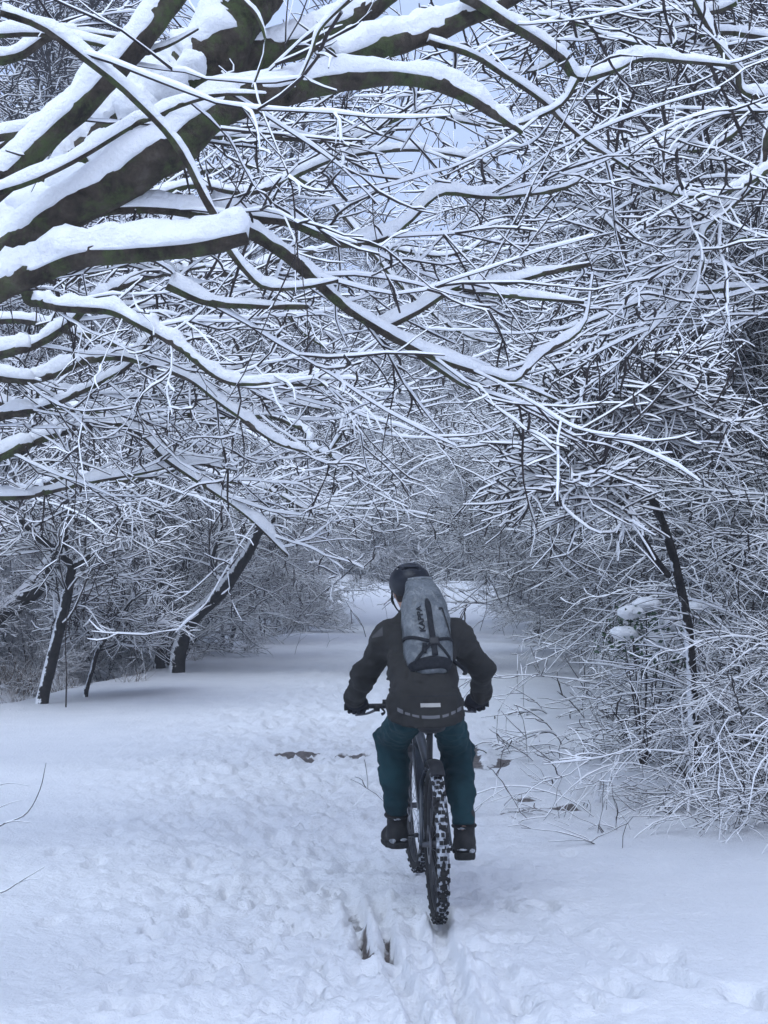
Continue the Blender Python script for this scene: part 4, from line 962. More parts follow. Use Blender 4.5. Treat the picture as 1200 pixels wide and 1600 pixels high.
def bicycle():
    b = place('bicycle'); tag(b, 'dark mountain bike with snow-packed rear tyre being ridden along the path', 'bicycle')
    RA = np.array([0, 0, 0.365]); FA = np.array([0, 1.20, 0.365]); BB = np.array([0, 0.43, 0.335])
    def wheel(C, steer):
        w = bpy.data.objects.new('wheel', None); COL.objects.link(w); w.parent = b; w.location = C; w.rotation_euler = (0, 0, steer); w.empty_display_size = 0.1
        a = np.linspace(0, 2 * math.pi, 14, endpoint=False); prof = [(0.029 * math.cos(t), 0.331 + 0.030 * math.sin(t)) for t in a]; prof.append(prof[0])
        ty = MB().lathe(prof[::-1], (0, 0, 0), 96).part('tyre', M_RUBBER, w)
        # knobs: rows of blocks across the tread
        kb = MB(); rng = np.random.default_rng(3); nk = 66
        for i in range(nk):
            t = 2 * math.pi * i / nk
            rows = ((-0.0075, 0.0), (0.0075, 0.0)) if i % 2 else ((-0.019, 0.35), (0.019, -0.35), (0.0, 0.0))
            for ox, tilt in rows:
                dr = 0.3605 - (0.0045 if abs(ox) > 0.015 else 0)
                c = np.array([ox * 1.15, dr * math.cos(t), dr * math.sin(t)])
                R0 = np.array([[1, 0, 0], [0, math.cos(t), -math.sin(t)], [0, math.sin(t), math.cos(t)]])
                Rt = np.array([[math.cos(tilt * 1.6), math.sin(tilt * 1.6), 0], [-math.sin(tilt * 1.6), math.cos(tilt * 1.6), 0], [0, 0, 1]])
                kb.box(c, (0.0155, 0.009, 0.019), R0 @ Rt)
        tag(kb.part('tread_knobs', M_RUBBER, ty, smooth=False), kind='stuff')
        # snow packed between the knobs
        k1, k2 = 220, 12; t = np.linspace(0, 2 * math.pi, k1, endpoint=False); ph = np.linspace(-1.15, 1.15, k2)
        TT, PP = np.meshgrid(t, ph, indexing='ij')
        pat = noise3(np.cos(TT) * 7, np.sin(TT) * 7, PP * 1.2 + 5, 21) * 0.6 + noise3(np.cos(TT) * 26, np.sin(TT) * 26, PP * 3.0, 22) * 0.8
        rad = 0.0284 + 0.0060 * np.clip(pat, -0.6, 0.55)
        hgt = 0.331 + (rad + 0.0012) * np.cos(PP)
        V = np.stack([rad * np.sin(PP), hgt * np.cos(TT), hgt * np.sin(TT)], -1)
        i = np.arange(k1 * k2).reshape(k1, k2); j = np.roll(i, -1, 0)
        Fq = np.stack([i[:, :-1], i[:, 1:], j[:, 1:], j[:, :-1]], -1).reshape(-1, 4)
        link('packed_snow', np_mesh('packed_snow', V.reshape(-1, 3), Fq, [SLUSH]), ty)
        MB().lathe([(-.014, .300), (-.015, .312), (-.012, .322), (.012, .322), (.015, .312), (.014, .300), (.004, .290), (-.004, .290), (-.014, .300)], (0, 0, 0), 72).part('rim', M_BLACK, w)
        MB().lathe([(-.065, .006), (-.065, .012), (-.03, .014), (-.028, .028), (-.022, .028), (-.02, .016), (.02, .016), (.022, .028), (.03, .028), (.032, .014), (.065, .012), (.065, .006)], (0, 0, 0), 24).part('hub', M_METAL, w)
        for i in range(28):
            t = 2 * math.pi * i / 28; sd_ = 1 if i % 2 else -1; t2 = t + (0.5 if (i // 2) % 2 else -0.5)
            MB().tube([(sd_ * .026, .026 * math.cos(t2), .026 * math.sin(t2)), (0, .292 * math.cos(t), .292 * math.sin(t))], .0011, 5).part('spoke', M_METAL, w)
        MB().lathe([(-.036, .055), (-.034, .055), (-.034, .09), (-.036, .09), (-.036, .055)], (0, 0, 0), 48).part('brake_disc', M_METAL, w)
        return w
    rw = wheel(RA, 0); fw = wheel(FA, R_(4))
    MB().lathe([(.02, .02), (.022, .058), (.024, .058), (.026, .05), (.028, .05), (.03, .042), (.032, .042), (.036, .03), (.04, .02)], RA, 40).part('cassette', M_METAL, b)
    # frame
    HT, HB = np.array([0, 0.905, 0.845]), np.array([0, 0.955, 0.715]); ST = np.array([0, 0.27, 0.70])
    f = MB()
    f.tube([HT + (0, .01, -.03), ST + (0, .015, -.02)], [.026, .021], 14, 8)
    f.tube([HB, (0, .70, .52), BB + (0, .06, .02)], [.034, .038, .040], 14, 10, flat=1.15)
    f.tube([ST + (0, -.01, .03), BB], [.020, .024], 14, 8)
    f.tube([HT + (0, -.005, .012), HB + (0, .005, -.012)], .030, 16, 4)
    f.tube([BB + (-.05, 0, 0), BB + (.05, 0, 0)], .030, 16, 2)
    f.part('frame', M_FRAME, b)
    for sx in (-1, 1):
        MB().tube([BB + (sx * .035, -.03, 0), (sx * .055, .25, .345), (sx * .068, 0, .365)], [.014, .012, .010], 10, 10).part('chainstay', M_FRAME, b)
        MB().tube([ST + (sx * .022, 0, -.03), (sx * .052, .16, .60), (sx * .068, 0, .365)], [.011, .010, .009], 10, 10).part('seatstay', M_FRAME, b)
    MB().tube([(0, .44, .62), (0, .36, .52), (0, .37, .40)], [.022, .028, .022], 14, 8).part('rear_shock', M_BLACK, b)
    mg = MB(); a = np.linspace(R_(60), R_(118), 12)
    prof = [(x, .398 - 9 * x * x) for x in np.linspace(-.034, .034, 9)]; prof += [(x, r - .004) for x, r in prof[::-1]]; prof.append(prof[0])
    pr = np.array(prof); G_ = np.stack([np.repeat(pr[None, :, 0], 12, 0), np.outer(np.cos(a), pr[:, 1]), .365 + np.outer(np.sin(a), pr[:, 1])], -1)
    i_ = np.arange(12 * len(pr)).reshape(12, -1); mg._put(G_.reshape(-1, 3), [np.stack([i_[:-1, :-1], i_[:-1, 1:], i_[1:, 1:], i_[1:, :-1]], -1).reshape(-1, 4)])
    mg.part('mudguard', M_BLACK, b)
    MB().tube([ST + (0, -.005, .0), (0, .205, .865)], .0155, 14, 4).part('seat_post', M_BLACK, b)
    # saddle
    y = np.linspace(0, 1, 20); a = np.linspace(0, 2 * math.pi, 20, endpoint=False)
    w = np.interp(y, [0, .12, .35, .6, 1], [.040, .070, .055, .026, .016]); zz = np.interp(y, [0, .3, .7, 1], [.905, .893, .893, .887]); tk = np.interp(y, [0, .15, 1], [.016, .026, .014])
    V = np.stack([np.outer(w, np.cos(a)), np.repeat((0.06 + 0.27 * y)[:, None], 20, 1), zz[:, None] + np.outer(tk, np.sin(a))], -1)
    i = np.arange(400).reshape(20, 20); Fq = np.stack([i[:-1], np.roll(i[:-1], -1, 1), np.roll(i[1:], -1, 1), i[1:]], -1).reshape(-1, 4)
    cap = [np.stack([np.roll(i[0], -1), i[0], np.full(20, 400)], 1), np.stack([i[-1], np.roll(i[-1], -1), np.full(20, 401)], 1)]
    V = np.concatenate([V.reshape(-1, 3), V[:1].mean(1), V[-1:].mean(1)])
    sdl = link('saddle', np_mesh('saddle', V, [Fq] + cap, [M_BLACK]), b)
    MB().tube([(-.022, .10, .885), (-.022, .14, .866), (-.022, .25, .866), (-.012, .30, .885)], .0035, 6, 16).tube([(.022, .10, .885), (.022, .14, .866), (.022, .25, .866), (.012, .30, .885)], .0035, 6, 16).part('saddle_rail', M_METAL, sdl)
    # fork
    fk = MB(); fk.tube([(-.065, .995, .70), (.065, .995, .70)], .022, 12, 4, flat=1.0); fk.part('fork_crown', M_BLACK, b)
    for sx in (-1, 1):
        leg = MB().tube([(sx * .062, .990, .72), (sx * .062, 1.10, .50)], .0165, 12, 4).part('fork_leg', M_BLACK, b)
        MB().tube([(sx * .062, 1.085, .53), (sx * .062, 1.19, .36)], .0215, 12, 4).part('lower_leg', M_BLACK, leg)
    # bars
    st = MB().tube([HT + (0, 0, .02), (0, .900, .90), (0, .96, .925)], .020, 12, 6).part('stem', M_BLACK, b)
    hb = MB().tube([(-.385, .955, .935), (-.20, .975, .935), (-.07, .975, .925), (.07, .975, .925), (.20, .975, .935), (.385, .955, .935)], .0135, 12, 40).part('handlebar', M_BLACK, b)
    for sx in (-1, 1):
        MB().tube([(sx * .39, .955, .935), (sx * .26, .970, .935)], [.019, .0165, .018, .0165, .019], 14, 9).part('grip', M_RUBBER, hb)
        MB().tube([(sx * .225, .985, .925), (sx * .225, 1.01, .91), (sx * .27, 1.03, .89), (sx * .33, 1.035, .885)], [.010, .008, .006, .007], 8, 14).part('brake_lever', M_METAL, hb)
        MB().box((sx * .215, .972, .925), (.03, .04, .035)).part('lever_clamp', M_BLACK, hb)
        MB().tube([(sx * .20, .985, .92), (sx * .16, 1.02, .96), (sx * .09, 1.06, .88), (sx * .05, 1.01, .74)], .0028, 6, 24).part('brake_hose', M_BLACK, hb)
        MB().tube([(sx * .19, .965, .925), (sx * .175, .94, .905), (sx * .19, .925, .895)], [.006, .005, .009], 8, 10).part('shift_lever', M_BLACK, hb)
    MB().box((-.16, .985, .957), (.045, .03, .02)).part('handlebar_clamp', M_BLACK, hb)
    # cranks, level: left foot forward
    cr = MB().lathe([(.040, .03), (.041, .082), (.045, .086), (.046, .03)], BB, 48).part('chainring', M_METAL, b)
    LP, RP = BB + (-.155, .168, -.03), BB + (.155, -.168, -.045)
    for sx, Pp in ((-1, LP), (1, RP)):
        ck = MB().tube([BB + (sx * .055, 0, 0), (sx * .080, Pp[1], Pp[2])], [.017, .013], 10, 6, flat=.7).part('crank', M_BLACK, b)
        pd = MB(); c = np.array([sx * .150, Pp[1], Pp[2]])
        for dy in (-.045, .045): pd.box(c + (0, dy, 0), (.098, .014, .020))
        for dx in (-.045, 0, .045): pd.box(c + (dx, 0, 0), (.010, .10, .015))
        for dx in (-.04, 0, .04):
            for dy in (-.045, .045): pd.box(c + (dx, dy, .012), (.004, .004, .008)); pd.box(c + (dx, dy, -.012), (.004, .004, .008))
        pd.tube([(sx * .08, Pp[1], Pp[2]), (sx * .195, Pp[1], Pp[2])], .008, 8, 2)
        pd.part('pedal', M_BLACK, b, smooth=False)
    ch = MB().tube([(.043, .43, .419), (.034, .0, .405), (.034, -.038, .375), (.034, -.02, .33), (.038, .05, .27), (.038, .07, .24), (.043, .12, .26), (.043, .43, .251), (.043, .512, .335)], .0045, 6, 60, closed=True).part('chain', M_METAL, b)
    MB().box((.045, .045, .265), (.018, .03, .10)).part('rear_derailleur', M_BLACK, b)
    MB().tube([(-.028, .90, .80), (-.03, .70, .56), (-.03, .48, .40)], .003, 6, 12).part('cable', M_BLACK, b)
    sl = snow_patch_on_stay()
    link('clinging_snow', sl, b)

def snow_patch_on_stay():
    f = folds(blend([cone((-.062, .13, .50), (-.070, .05, .415), .016, .012), cone((-.05, .22, .40), (-.062, .08, .38), .014, .012)], .02), .006, 50, 50, 50, 4)
    V, Fq = surface_net(f, (-.11, -.02, .33), (-.01, .28, .56), .006); return np_mesh('clinging_snow', V, Fq, [SLUSH])

SHO = {-1: (-.190, .50, 1.318), 1: (.190, .50, 1.318)}
ELB = {-1: (-.292, .66, 1.120), 1: (.315, .66, 1.135)}
WRI = {-1: (-.338, .895, .990), 1: (.342, .895, .995)}
HIP = {-1: (-.105, .15, .960), 1: (.068, .15, .960)}
KNE = {-1: (-.165, .55, .80), 1: (.160, .49, .74)}
ANK = {-1: (-.150, .50, .405), 1: (.155, .19, .405)}

def person():
    p = place('person'); tag(p, 'cyclist riding away in dark jacket, teal trousers and black helmet', 'person')
    # body under the clothes, one surface: head with face, neck, trunk, limbs
    H = np.array([-.045, .675, 1.560])
    fs = [ellip(H, (.077, .098, .115), -.15), cone(H + (0, .055, -.07), H + (0, .075, -.09), .042, .036),          # skull, jaw
          cone((-.01, .54, 1.36), H + (0, -.02, -.06), .062, .056),
          cone((-.01, .48, 1.30), (-.015, .17, .99), .10, .075), cone((-.15, .51, 1.335), (.15, .51, 1.335), .06, .06), cone((-.06, .15, .965), (.03, .15, .965), .07, .07)]
    for s in (-1, 1):
        fs += [cone(SHO[s], ELB[s], .045, .036), cone(ELB[s], WRI[s], .035, .025), cone(HIP[s], KNE[s], .06, .05), cone(KNE[s], ANK[s], .05, .033)]
    f0 = blend(fs, .03)
    face = [cone(H + (0, .096, .005), H + (0, .122, -.030), .010, .015), cone(H + (-.03, .082, .028), H + (.03, .082, .028), .012, .012), cone(H + (-.02, .098, -.062), H + (.02, .098, -.062), .009, .009)]
    ears = [ellip(H + (s * .082, -.008, -.012), (.011, .020, .032)) for s in (-1, 1)]
    eyes = [ellip(H + (s * .031, .106, .010), (.015, .013, .010)) for s in (-1, 1)]
    f1 = blend([f0] + face + ears, .012)
    def body(X, Y, Z):
        d = f1(X, Y, Z)
        for e in eyes: d = np.maximum(d, -e(X, Y, Z) )
        return d
    sdf_part('body', body, (-.42, -.02, .36), (.44, .95, 1.72), .014, M_SKIN, p)
    for s in (-1, 1): sdf_part('eye', ellip(H + (s * .031, .094, .010), (.013, .013, .012)), H + (s * .031 - .03, .06, -.02), H + (s * .031 + .03, .13, .04), .004, mat('eye_white', (.7, .7, .7), .2), p)
    # hair showing under the helmet rim
    hair = lambda X, Y, Z: np.maximum(ellip(H + (0, -.012, .004), (.083, .098, .116), -.15)(X, Y, Z) + .002 * noise3(X * 90, Y * 90, Z * 30, 4), Y - H[1] - .045)
    sdf_part('hair', hair, H - (.11, .14, .13), H + (.11, .12, .15), .008, M_HAIR, p)
    # jacket
    js = [cone((-.015, .44, 1.285), (-.018, .30, 1.16), .125, .12), cone((-.10, .46, 1.29), (.09, .46, 1.29), .095, .095)]
    for sx in (-1, 1):
        js += [cone((-.012 + sx * .085, .43, 1.27), (-.018 + sx * .068, .29, 1.13), .092, .098), cone((-.018 + sx * .068, .29, 1.13), (-.020 + sx * .072, .17, 1.00), .098, .106), cone((-.020 + sx * .072, .17, 1.00), (-.022 + sx * .084, .130, .89), .110, .118)]
    js += [
          cone((-.018, .54, 1.375), (-.035, .60, 1.46), .085, .070), cone((-.03, .55, 1.425), (-.18, .50, 1.335), .066, .066), cone((-.01, .55, 1.425), (.18, .50, 1.335), .066, .066)]
    for s in (-1, 1):
        E = np.array(ELB[s]); js += [cone(SHO[s], E, .074, .066), cone(E, WRI[s], .066, .056)]
    j0 = folds(blend(js, .055), .017, 9, 7, 13, 11); j1 = folds(j0, .0065, 24, 20, 34, 14)
    def jacket(X, Y, Z):
        hem = (0.905 + 0.9 * (X + .018) ** 2 + 0.10 * (Y - .05)) - Z
        w = 0.10 * 0
        return np.maximum(j1(X, Y, Z), np.where(np.abs(X + .02) < .235, hem, -1))
    jk = sdf_part('jacket', jacket, (-.47, -.06, .82), (.48, 1.0, 1.55), .0098, M_JACKET, p)
    # things printed or sewn on the jacket, draped onto its back
    me = jk.data; bvh = BVHTree.FromPolygons([v.co[:] for v in me.vertices], [pl.vertices[:] for pl in me.polygons])
    def drape(name, xs, zs_fn, m, off=.003, n=(14, 4), parent=jk):
        """xs: (x0, x1); zs_fn(x) -> (z0, z1); cast from behind onto the jacket"""
        V = []; ok = True
        for u in np.linspace(*xs, n[0]):
            z0, z1 = zs_fn(u)
            for v in np.linspace(z0, z1, n[1]):
                hit = bvh.ray_cast(Vector((u, -.6, v)), Vector((0, 1, 0)))
                if hit[0] is None: return None
                V.append(tuple(hit[0] + hit[1] * off * (1 if hit[1].y < 0 else -1)))
        i = np.arange(n[0] * n[1]).reshape(n)
        Fq = np.stack([i[:-1, :-1], i[1:, :-1], i[1:, 1:], i[:-1, 1:]], -1).reshape(-1, 4)
        return link(name, np_mesh(name, np.array(V), Fq, [m]), parent)
    cx = -.008
    drape('reflective_patch', (cx - .047, cx + .050), lambda x: (1.002, 1.021), M_REFLECT)
    arc = lambda x: .948 + 1.6 * (x - cx) ** 2
    for x0, x1, t in ((-.155, -.130, .018), (-.122, -.098, .014), (-.088, -.055, .012), (-.043, .043, .014), (.055, .085, .012), (.097, .120, .014), (.128, .150, .018)):
        drape('printed_dash', (cx + x0, cx + x1), lambda x, t=t: (arc(x), arc(x) + t), M_DASH, n=(6, 3))
    for s in (-1, 1):
        drape('side_panel', (cx - .012 + s * .120, cx - .012 + s * .178), lambda x, s=s: (.925 + 1.1 * max(0, abs(x - cx + .012) - .12), .955 + 2.6 * max(0, abs(x - cx + .012) - .12)), M_PANEL, n=(8, 6))
        drape('shoulder_panel', (s * .21 + .005, s * .262 + .005), lambda x: (1.335 - .25 * (abs(x - .005) - .2), 1.385 - .9 * (abs(x - .005) - .2)), M_PANEL, n=(8, 5))
    drape('back_seam', (cx - .10, cx + .12), lambda x: (1.052, 1.056), M_STRAP, .001, n=(18, 2))
    for s in (-1, 1):
        W = np.array(WRI[s]); d = nrm(W - np.array(ELB[s]))
        MB().tube([W - d * .025, W + d * .004], [.060, .060], 18, 4).part('cuff', M_JACKET, jk)
    # trousers
    ts = [cone((-.08, .155, .975), (.05, .155, .975), .088, .088)]
    for s in (-1, 1):
        K = np.array(KNE[s]); A = np.array(ANK[s]); ts += [cone(HIP[s], K, .088, .086), cone(K, (K + A) / 2 + (0, -.03, 0), .085, .074), cone((K + A) / 2 + (0, -.03, 0), A + (0, 0, .03), .074, .056)]
    t0 = folds(blend(ts, .03), .014, 9, 9, 17, 31); t1 = folds(t0, .007, 22, 22, 44, 35)
    trousers = lambda X, Y, Z: np.maximum(np.maximum(t1(X, Y, Z), .425 - Z), Z - 1.02)
    tr = sdf_part('trousers', trousers, (-.31, -.04, .40), (.29, .70, 1.04), .0098, M_TROUSER, p)
    # boots, left turned out
    for s, yaw, tip in ((-1, 15, 4), (1, -8, 12)):
        A = np.array(ANK[s]); bt = bpy.data.objects.new('boot', None); COL.objects.link(bt); bt.parent = p; bt.empty_display_size = .1
        bt.location = A + (0, 0, -.075) + ((0, 0, -.0) if s < 0 else (0, .0, -.01)); bt.rotation_euler = (R_(-tip), 0, R_(yaw)); bt.scale = (1.12, 1.0, 1.12)
        ub = blend([cone((0, 0, .02), (0, -.004, .135), .046, .049), cone((0, -.018, -.005), (0, .09, -.010), .043, .042), cone((0, .09, -.012), (-s * .008, .175, -.022), .043, .034)], .03)
        uf = folds(ub, .004, 30, 30, 40, 50 + s)
        sdf_part('upper', lambda X, Y, Z: np.maximum(np.maximum(uf(X, Y, Z), -.034 - Z), Z - .15), (-.08, -.10, -.06), (.08, .24, .18), .0065, M_BOOT, bt)
        sb = blend([cone((0, -.022, -.040), (0, .05, -.040), .045, .042), cone((0, .05, -.040), (-s * .008, .175, -.038), .042, .036)], .02)
        sdf_part('sole', lambda X, Y, Z: np.maximum(np.maximum(sb(X, Y, Z) + .003 * (np.sin(Y * 260) > 0), Z + .032), -.060 - Z), (-.08, -.10, -.08), (.08, .24, -.01), .005, M_SOLE, bt)
        for c_, r_ in (((-s * -.030, -.030, -.024), (.017, .024, .013)), ((s * -.010, -.062, -.020), (.020, .008, .007)), ((-.008, -.045, .070), (.020, .012, .005))):
            sdf_part('clinging_snow', folds(ellip(c_, r_), .004, 90, 90, 90, 7), np.array(c_) - .04, np.array(c_) + .04, .004, SLUSH, bt)
        MB().tube([(.050 * math.cos(t), .002 + .052 * math.sin(t), .085 + .012 * math.sin(t)) for t in np.linspace(0, 2 * math.pi, 24, endpoint=False)], .006, 6, closed=True).part('lace_band', M_SOLE, bt)
    # gloves closed round the grips
    for s in (-1, 1):
        c = np.array([s * .325, .962, .935]); W = np.array(WRI[s])
        fs = [cone(W + (0, .0, 0), c + (0, -.035, .022), .036, .040), cone(c + (-.034, -.018, .026), c + (.034, -.018, .026), .030, .028)]
        fl = []
        for i, ox in enumerate((-.038, -.013, .013, .037)):
            r = (.0125, .013, .013, .0115)[i if s > 0 else 3 - i]; L = (1.0, 1.08, 1.05, .9)[i if s > 0 else 3 - i]
            a = c + (ox, -.010, .036); k1 = c + (ox, .030 * L, .022); k2 = c + (ox, .033 * L, -.012); tp = c + (ox, .008, -.030 * L)
            e = c + (ox, -.012, -.022)
            fl += [blend([cone(a, k1, r * 1.1, r), cone(k1, k2, r, r * .95), cone(k2, tp, r * .95, r * .9), cone(tp, e, r * .9, r * .8)], .006)]
        th = blend([cone(c + (-s * .035, -.025, .020), c + (-s * .052, .000, .012), .015, .013), cone(c + (-s * .052, .0, .012), c + (-s * .050, .022, -.008), .013, .011), cone(c + (-s * .05, .022, -.008), c + (-s * .040, .020, -.024), .011, .010)], .006)
        palm = blend(fs, .03); fing = blend(fl, .003); g = blend([palm, fing, th], .010)
        gl = sdf_part('glove', folds(g, .002, 40, 40, 40, 61), c - (.09, .14, .08), c + (.09, .09, .11), .0052, M_GLOVE, p)
        MB().tube([W + nrm(c - W) * -.005, W + nrm(c + (0, -.03, .02) - W) * .03], [.052, .048], 18, 4).part('cuff', M_GLOVE, gl)
    # helmet
    hc = H + (0, -.005, .035)
    outer = ellip(hc, (.109, .140, .105), -.12); inner = ellip(hc - (0, 0, .012), (.090, .118, .094), -.12)
    def shell(X, Y, Z):
        d = np.maximum(outer(X, Y, Z), -inner(X, Y, Z))
        rim = (hc[2] - .030 - .055 * sstep(.02, -.10, (Y - hc[1])) * 1.0) - Z
        d = np.maximum(d, rim)
        for (z, y, w, r) in ((.092, -.060, .034, .0085), (.070, -.092, .040, .0095), (.098, .0, .030, .010), (.090, .065, .026, .010)):
            v = cone(hc + (-w, y, z), hc + (w, y, z), r, r); d = np.maximum(d, -v(X, Y, Z))
        for s in (-1, 1):
            for (y0, y1, z) in ((-.05, .0, .075), (.02, .075, .068)):
                v = cone(hc + (s * .062, y0, z), hc + (s * .062, y1, z), .011, .011); d = np.maximum(d, -v(X, Y, Z))
        return d
    hm = sdf_part('helmet', shell, hc - (.13, .17, .13), hc + (.13, .17, .13), .005, M_HELMET, p)
    for s in (-1, 1):
        MB().tube([hc + (s * .098, -.03, -.04), hc + (s * .088, .01, -.10), hc + (s * .055, .055, -.15), hc + (0, .07, -.165)], .0045, 6, 20).part('chin_strap', M_STRAP, hm)
        MB().tube([hc + (s * .099, -.07, -.055), hc + (s * .100, -.045, -.085), hc + (s * .088, .01, -.11)], .005, 6, 14).part('side_strap', M_STRAP, hm)
    sdf_part('retention_dial', ellip(hc + (0, -.118, -.085), (.035, .016, .018)), hc + (-.06, -.15, -.12), hc + (.06, -.08, -.05), .005, M_BLACK, hm)

def backpack():
    Bt, Tp = Vector((.012, .178, 1.145)), Vector((-.012, .435, 1.605))
    zz = (Tp - Bt).normalized(); xx = Vector((1, 0, 0)); xx = (xx - zz * xx.dot(zz)).normalized(); yy = zz.cross(xx)
    M = Matrix.Identity(4)
    for i in range(3): M[i][0], M[i][1], M[i][2], M[i][3] = xx[i], yy[i], zz[i], Bt[i]
    g = bpy.data.objects.new('backpack', None); COL.objects.link(g); g.matrix_world = RIDE @ M; g.empty_display_size = .2
    tag(g, 'grey waterproof backpack with black centre strip and straps on the cyclist\'s back', 'backpack')
    HGT = (Tp - Bt).length
    zk = [0, .02, .06, .14, .30, .40, .46, .50, HGT]
    def wid(z):  return np.interp(z, zk, [.060, .092, .112, .122, .119, .104, .090, .076, .066])
    def thk(z):  return np.interp(z, zk, [.035, .058, .072, .082, .082, .066, .045, .028, .014])
    def surf(u, z, off=0.0):
        """u: angle, -pi/2 faces backwards (away from the rider)"""
        u = np.asarray(u, float); z = np.asarray(z, float)
        c, s = np.cos(u), np.sin(u); e = 0.72
        w = wid(z) + off; t = thk(z) + off
        x = np.sign(c) * np.abs(c) ** e * w; y = np.sign(s) * np.abs(s) ** e * t
        cr = 0.0075 * noise3(x * 16 + 2, y * 14, z * 10, 71) + 0.014 * (0.5 - np.abs(noise3(x * 20 + 5, y * 6, z * 12 + x * 9, 74))) * sstep(.1, .3, z)
        k = 1 + cr / np.maximum(w, .05)
        return np.stack([x * k + .012 * np.sin(z * 5) * 0, y * k, z + 0 * x], -1)
    nz, nu = 70, 72
    Z, U = np.meshgrid(np.concatenate([np.linspace(0, .05, 10)[:-1], np.linspace(.05, HGT, nz - 9)]), np.linspace(0, 2 * math.pi, nu, endpoint=False), indexing='ij')
    V = surf(U, Z); n = V.shape[0]; i = np.arange(n * nu).reshape(n, nu)
    V2 = np.concatenate([V.reshape(-1, 3), V[:1].mean(1), V[-1:].mean(1)])
    Fq = np.stack([i[:-1], np.roll(i[:-1], -1, 1), np.roll(i[1:], -1, 1), i[1:]], -1).reshape(-1, 4)
    cap = [np.stack([np.roll(i[0], -1), i[0], np.full(nu, n * nu)], 1), np.stack([i[-1], np.roll(i[-1], -1), np.full(nu, n * nu + 1)], 1)]
    bag = link('bag', np_mesh('bag', V2, [Fq] + cap, [M_BAG]), g)
    def u_of(x, z): 
        c = np.clip(np.abs(x) / wid(z), 0, .999) ** (1 / .72); return -np.arccos(np.sign(x) * c)
    def patch(name, fn, m, off=.004, nn=(30, 8), parent=g):
        A, B_ = np.meshgrid(np.linspace(0, 1, nn[0]), np.linspace(0, 1, nn[1]), indexing='ij')
        x, z = fn(A, B_); V = surf(u_of(x, z), z, off); Vi = surf(u_of(x, z), z, -.001); k = nn[0] * nn[1]; i = np.arange(k).reshape(nn)
        top = np.stack([i[:-1, :-1], i[1:, :-1], i[1:, 1:], i[:-1, 1:]], -1).reshape(-1, 4)
        rim = np.concatenate([i[:, 0], i[-1, 1:], i[::-1, -1][1:], i[0, ::-1][1:]])
        side = np.stack([rim[:-1], rim[:-1] + k, rim[1:] + k, rim[1:]], 1)
        return link(name, np_mesh(name, np.concatenate([V.reshape(-1, 3), Vi.reshape(-1, 3)]), [top, side], [m]), parent)
    lerp = lambda a, b_, t: a + (b_ - a) * t
    patch('centre_strip', lambda a, b_: (lerp(-.013, .013, b_) * np.clip(8 * (1.02 - a), 0, 1) ** .5 + lerp(.020, .012, a), lerp(.07, .385, a)), M_STRAP, .006, (40, 7))
    base_z = lambda x: .055 + .030 * np.cos(x / .12 * 1.5)
    patch('bottom_panel', lambda a, b_: (lerp(-.11, .11, a), np.minimum(lerp(.012, .070 - .02 * np.abs(lerp(-1, 1, a)) , b_), .4)), M_STRAP, .004, (30, 8))
    patch('compression_strap', lambda a, b_: (lerp(-.121, .122, a), lerp(.175, .155, np.clip(a * 2, 0, 1)) + .045 * np.abs(a - .54) - .012 + lerp(-.008, .008, b_)), M_STRAP, .006, (44, 4))
    patch('lower_strap', lambda a, b_: (lerp(.012, -.075, a), lerp(.140, .050, a) + lerp(-.009, .009, b_)), M_STRAP, .007, (18, 4))
    patch('lower_strap', lambda a, b_: (lerp(.030, .090, a), lerp(.140, .055, a) + lerp(-.008, .008, b_)), M_STRAP, .007, (18, 4))
    patch('buckle', lambda a, b_: (lerp(.000, .042, a), lerp(.125, .160, b_)), M_BLACK, .012, (6, 6))
    patch('strap_tail', lambda a, b_: (lerp(-.032, -.012, b_) - .008 * a, lerp(.135, .085, a)), M_STRAP, .008, (10, 4))
    patch('valve', lambda a, b_: (lerp(.062, .072, a), lerp(.315, .327, b_)), M_BLACK, .007, (4, 4))
    V = []; 
    for t in np.linspace(0, 1, 24): V.append(surf(u_of(np.array(lerp(.075, .112, math.sin(t * 1.4))), np.array(lerp(.325, .16, t))), np.array(lerp(.325, .16, t)), .004))
    MB().tube(np.array(V), .0032, 6).part('elastic_cord', M_BLACK, g)
    fz = np.linspace(0, 1, 2)
    MB().tube([(-.060, 0, HGT + .004), (0, 0, HGT + .010), (.060, 0, HGT + .004)], .013, 10, 12).part('rolled_top', M_BAG, g)
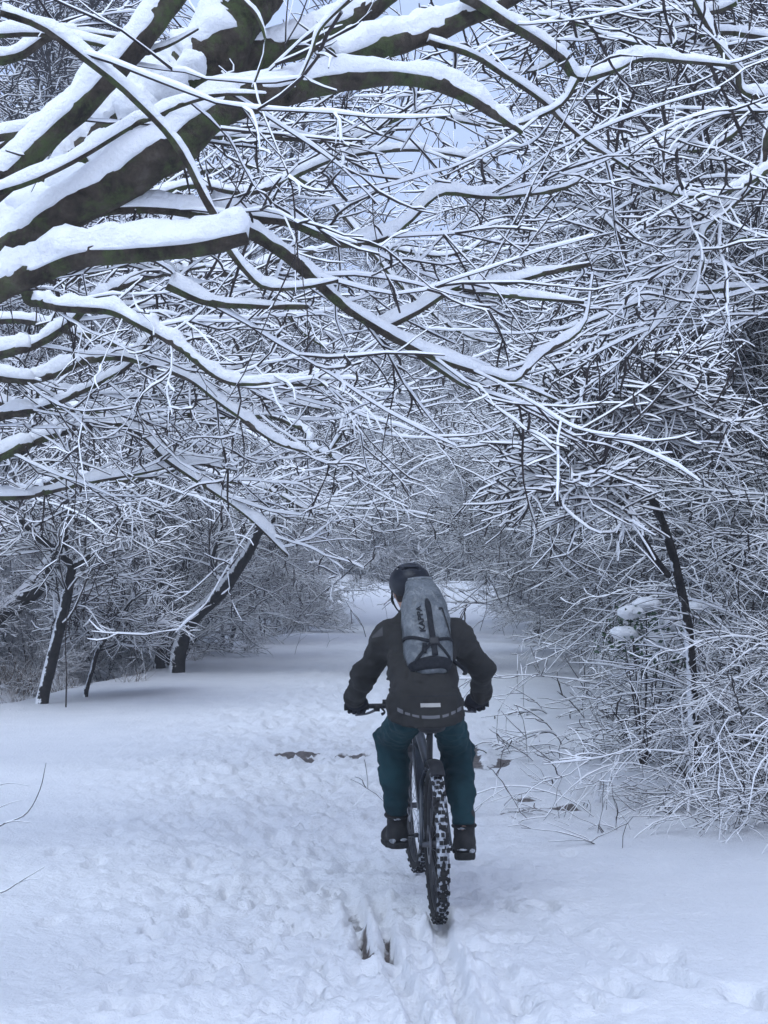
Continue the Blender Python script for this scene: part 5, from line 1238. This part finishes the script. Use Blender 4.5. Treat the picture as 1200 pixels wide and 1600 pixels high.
    # shoulder straps over the jacket and the side bands
    for s in (-1, 1):
        MB().tube([(s * .060, .07, .42), (s * .085, .125, .40), (s * .115, .20, .33), (s * .13, .26, .20)], .018, 10, 20, flat=.35).part('shoulder_strap', M_STRAP, g)
        MB().tube([(s * .098, .03, .10), (s * .140, .062, .085), (s * .185, .12, .07), (s * .192, .20, .09)], .013, 8, 16, flat=.5).part('side_band', M_STRAP, g)
    # lettering along the bag
    cu = bpy.data.curves.new('lettering', 'FONT'); cu.body = 'KAPPA'; cu.size = 1.0; cu.offset = 0.035; cu.align_x = 'LEFT'
    to = bpy.data.objects.new('lettering', cu); COL.objects.link(to)
    me = bpy.data.meshes.new_from_object(to.evaluated_get(bpy.context.evaluated_depsgraph_get()))
    bpy.data.objects.remove(to); bpy.data.curves.remove(cu)
    co = np.empty(len(me.vertices) * 3, np.float32); me.vertices.foreach_get('co', co); co = co.reshape(-1, 3)
    L = co[:, 0].max(); Hh = co[:, 1].max()
    zt = .195 + co[:, 0] / L * .150; xt = -.012 - co[:, 1] / Hh * .026 - .008 * (co[:, 0] / L)
    me.vertices.foreach_set('co', surf(u_of(xt, zt), zt, .0035).astype(np.float32).ravel()); me.materials.clear(); me.materials.append(M_STRAP); me.update()
    link('lettering', me, g)

bicycle(); person(); backpack()

# ------------------------------------------------------------------ winter air
def air():
    x0, x1, y0, y1, z0, z1 = -320, 320, -270, 470, -2.5, 42
    V = np.array([(x, y, z) for x in (x0, x1) for y in (y0, y1) for z in (z0, z1)], float)
    Fq = np.array([(0, 1, 3, 2), (4, 6, 7, 5), (0, 4, 5, 1), (2, 3, 7, 6), (0, 2, 6, 4), (1, 5, 7, 3)])
    m = bpy.data.materials.new('haze'); m.use_nodes = True; n = m.node_tree.nodes; l = m.node_tree.links
    n.remove(n['Principled BSDF']); v = n.new('ShaderNodeVolumePrincipled')
    v.inputs['Color'].default_value = (0.90, 0.94, 1.0, 1); v.inputs['Density'].default_value = 0.0036; v.inputs['Anisotropy'].default_value = 0.0
    l.new(v.outputs[0], n['Material Output'].inputs['Volume'])
    tag(link('haze', np_mesh('haze', V, Fq, [m], smooth=False)), 'thin winter haze hanging in the wood', 'haze', None, 'stuff')
air()
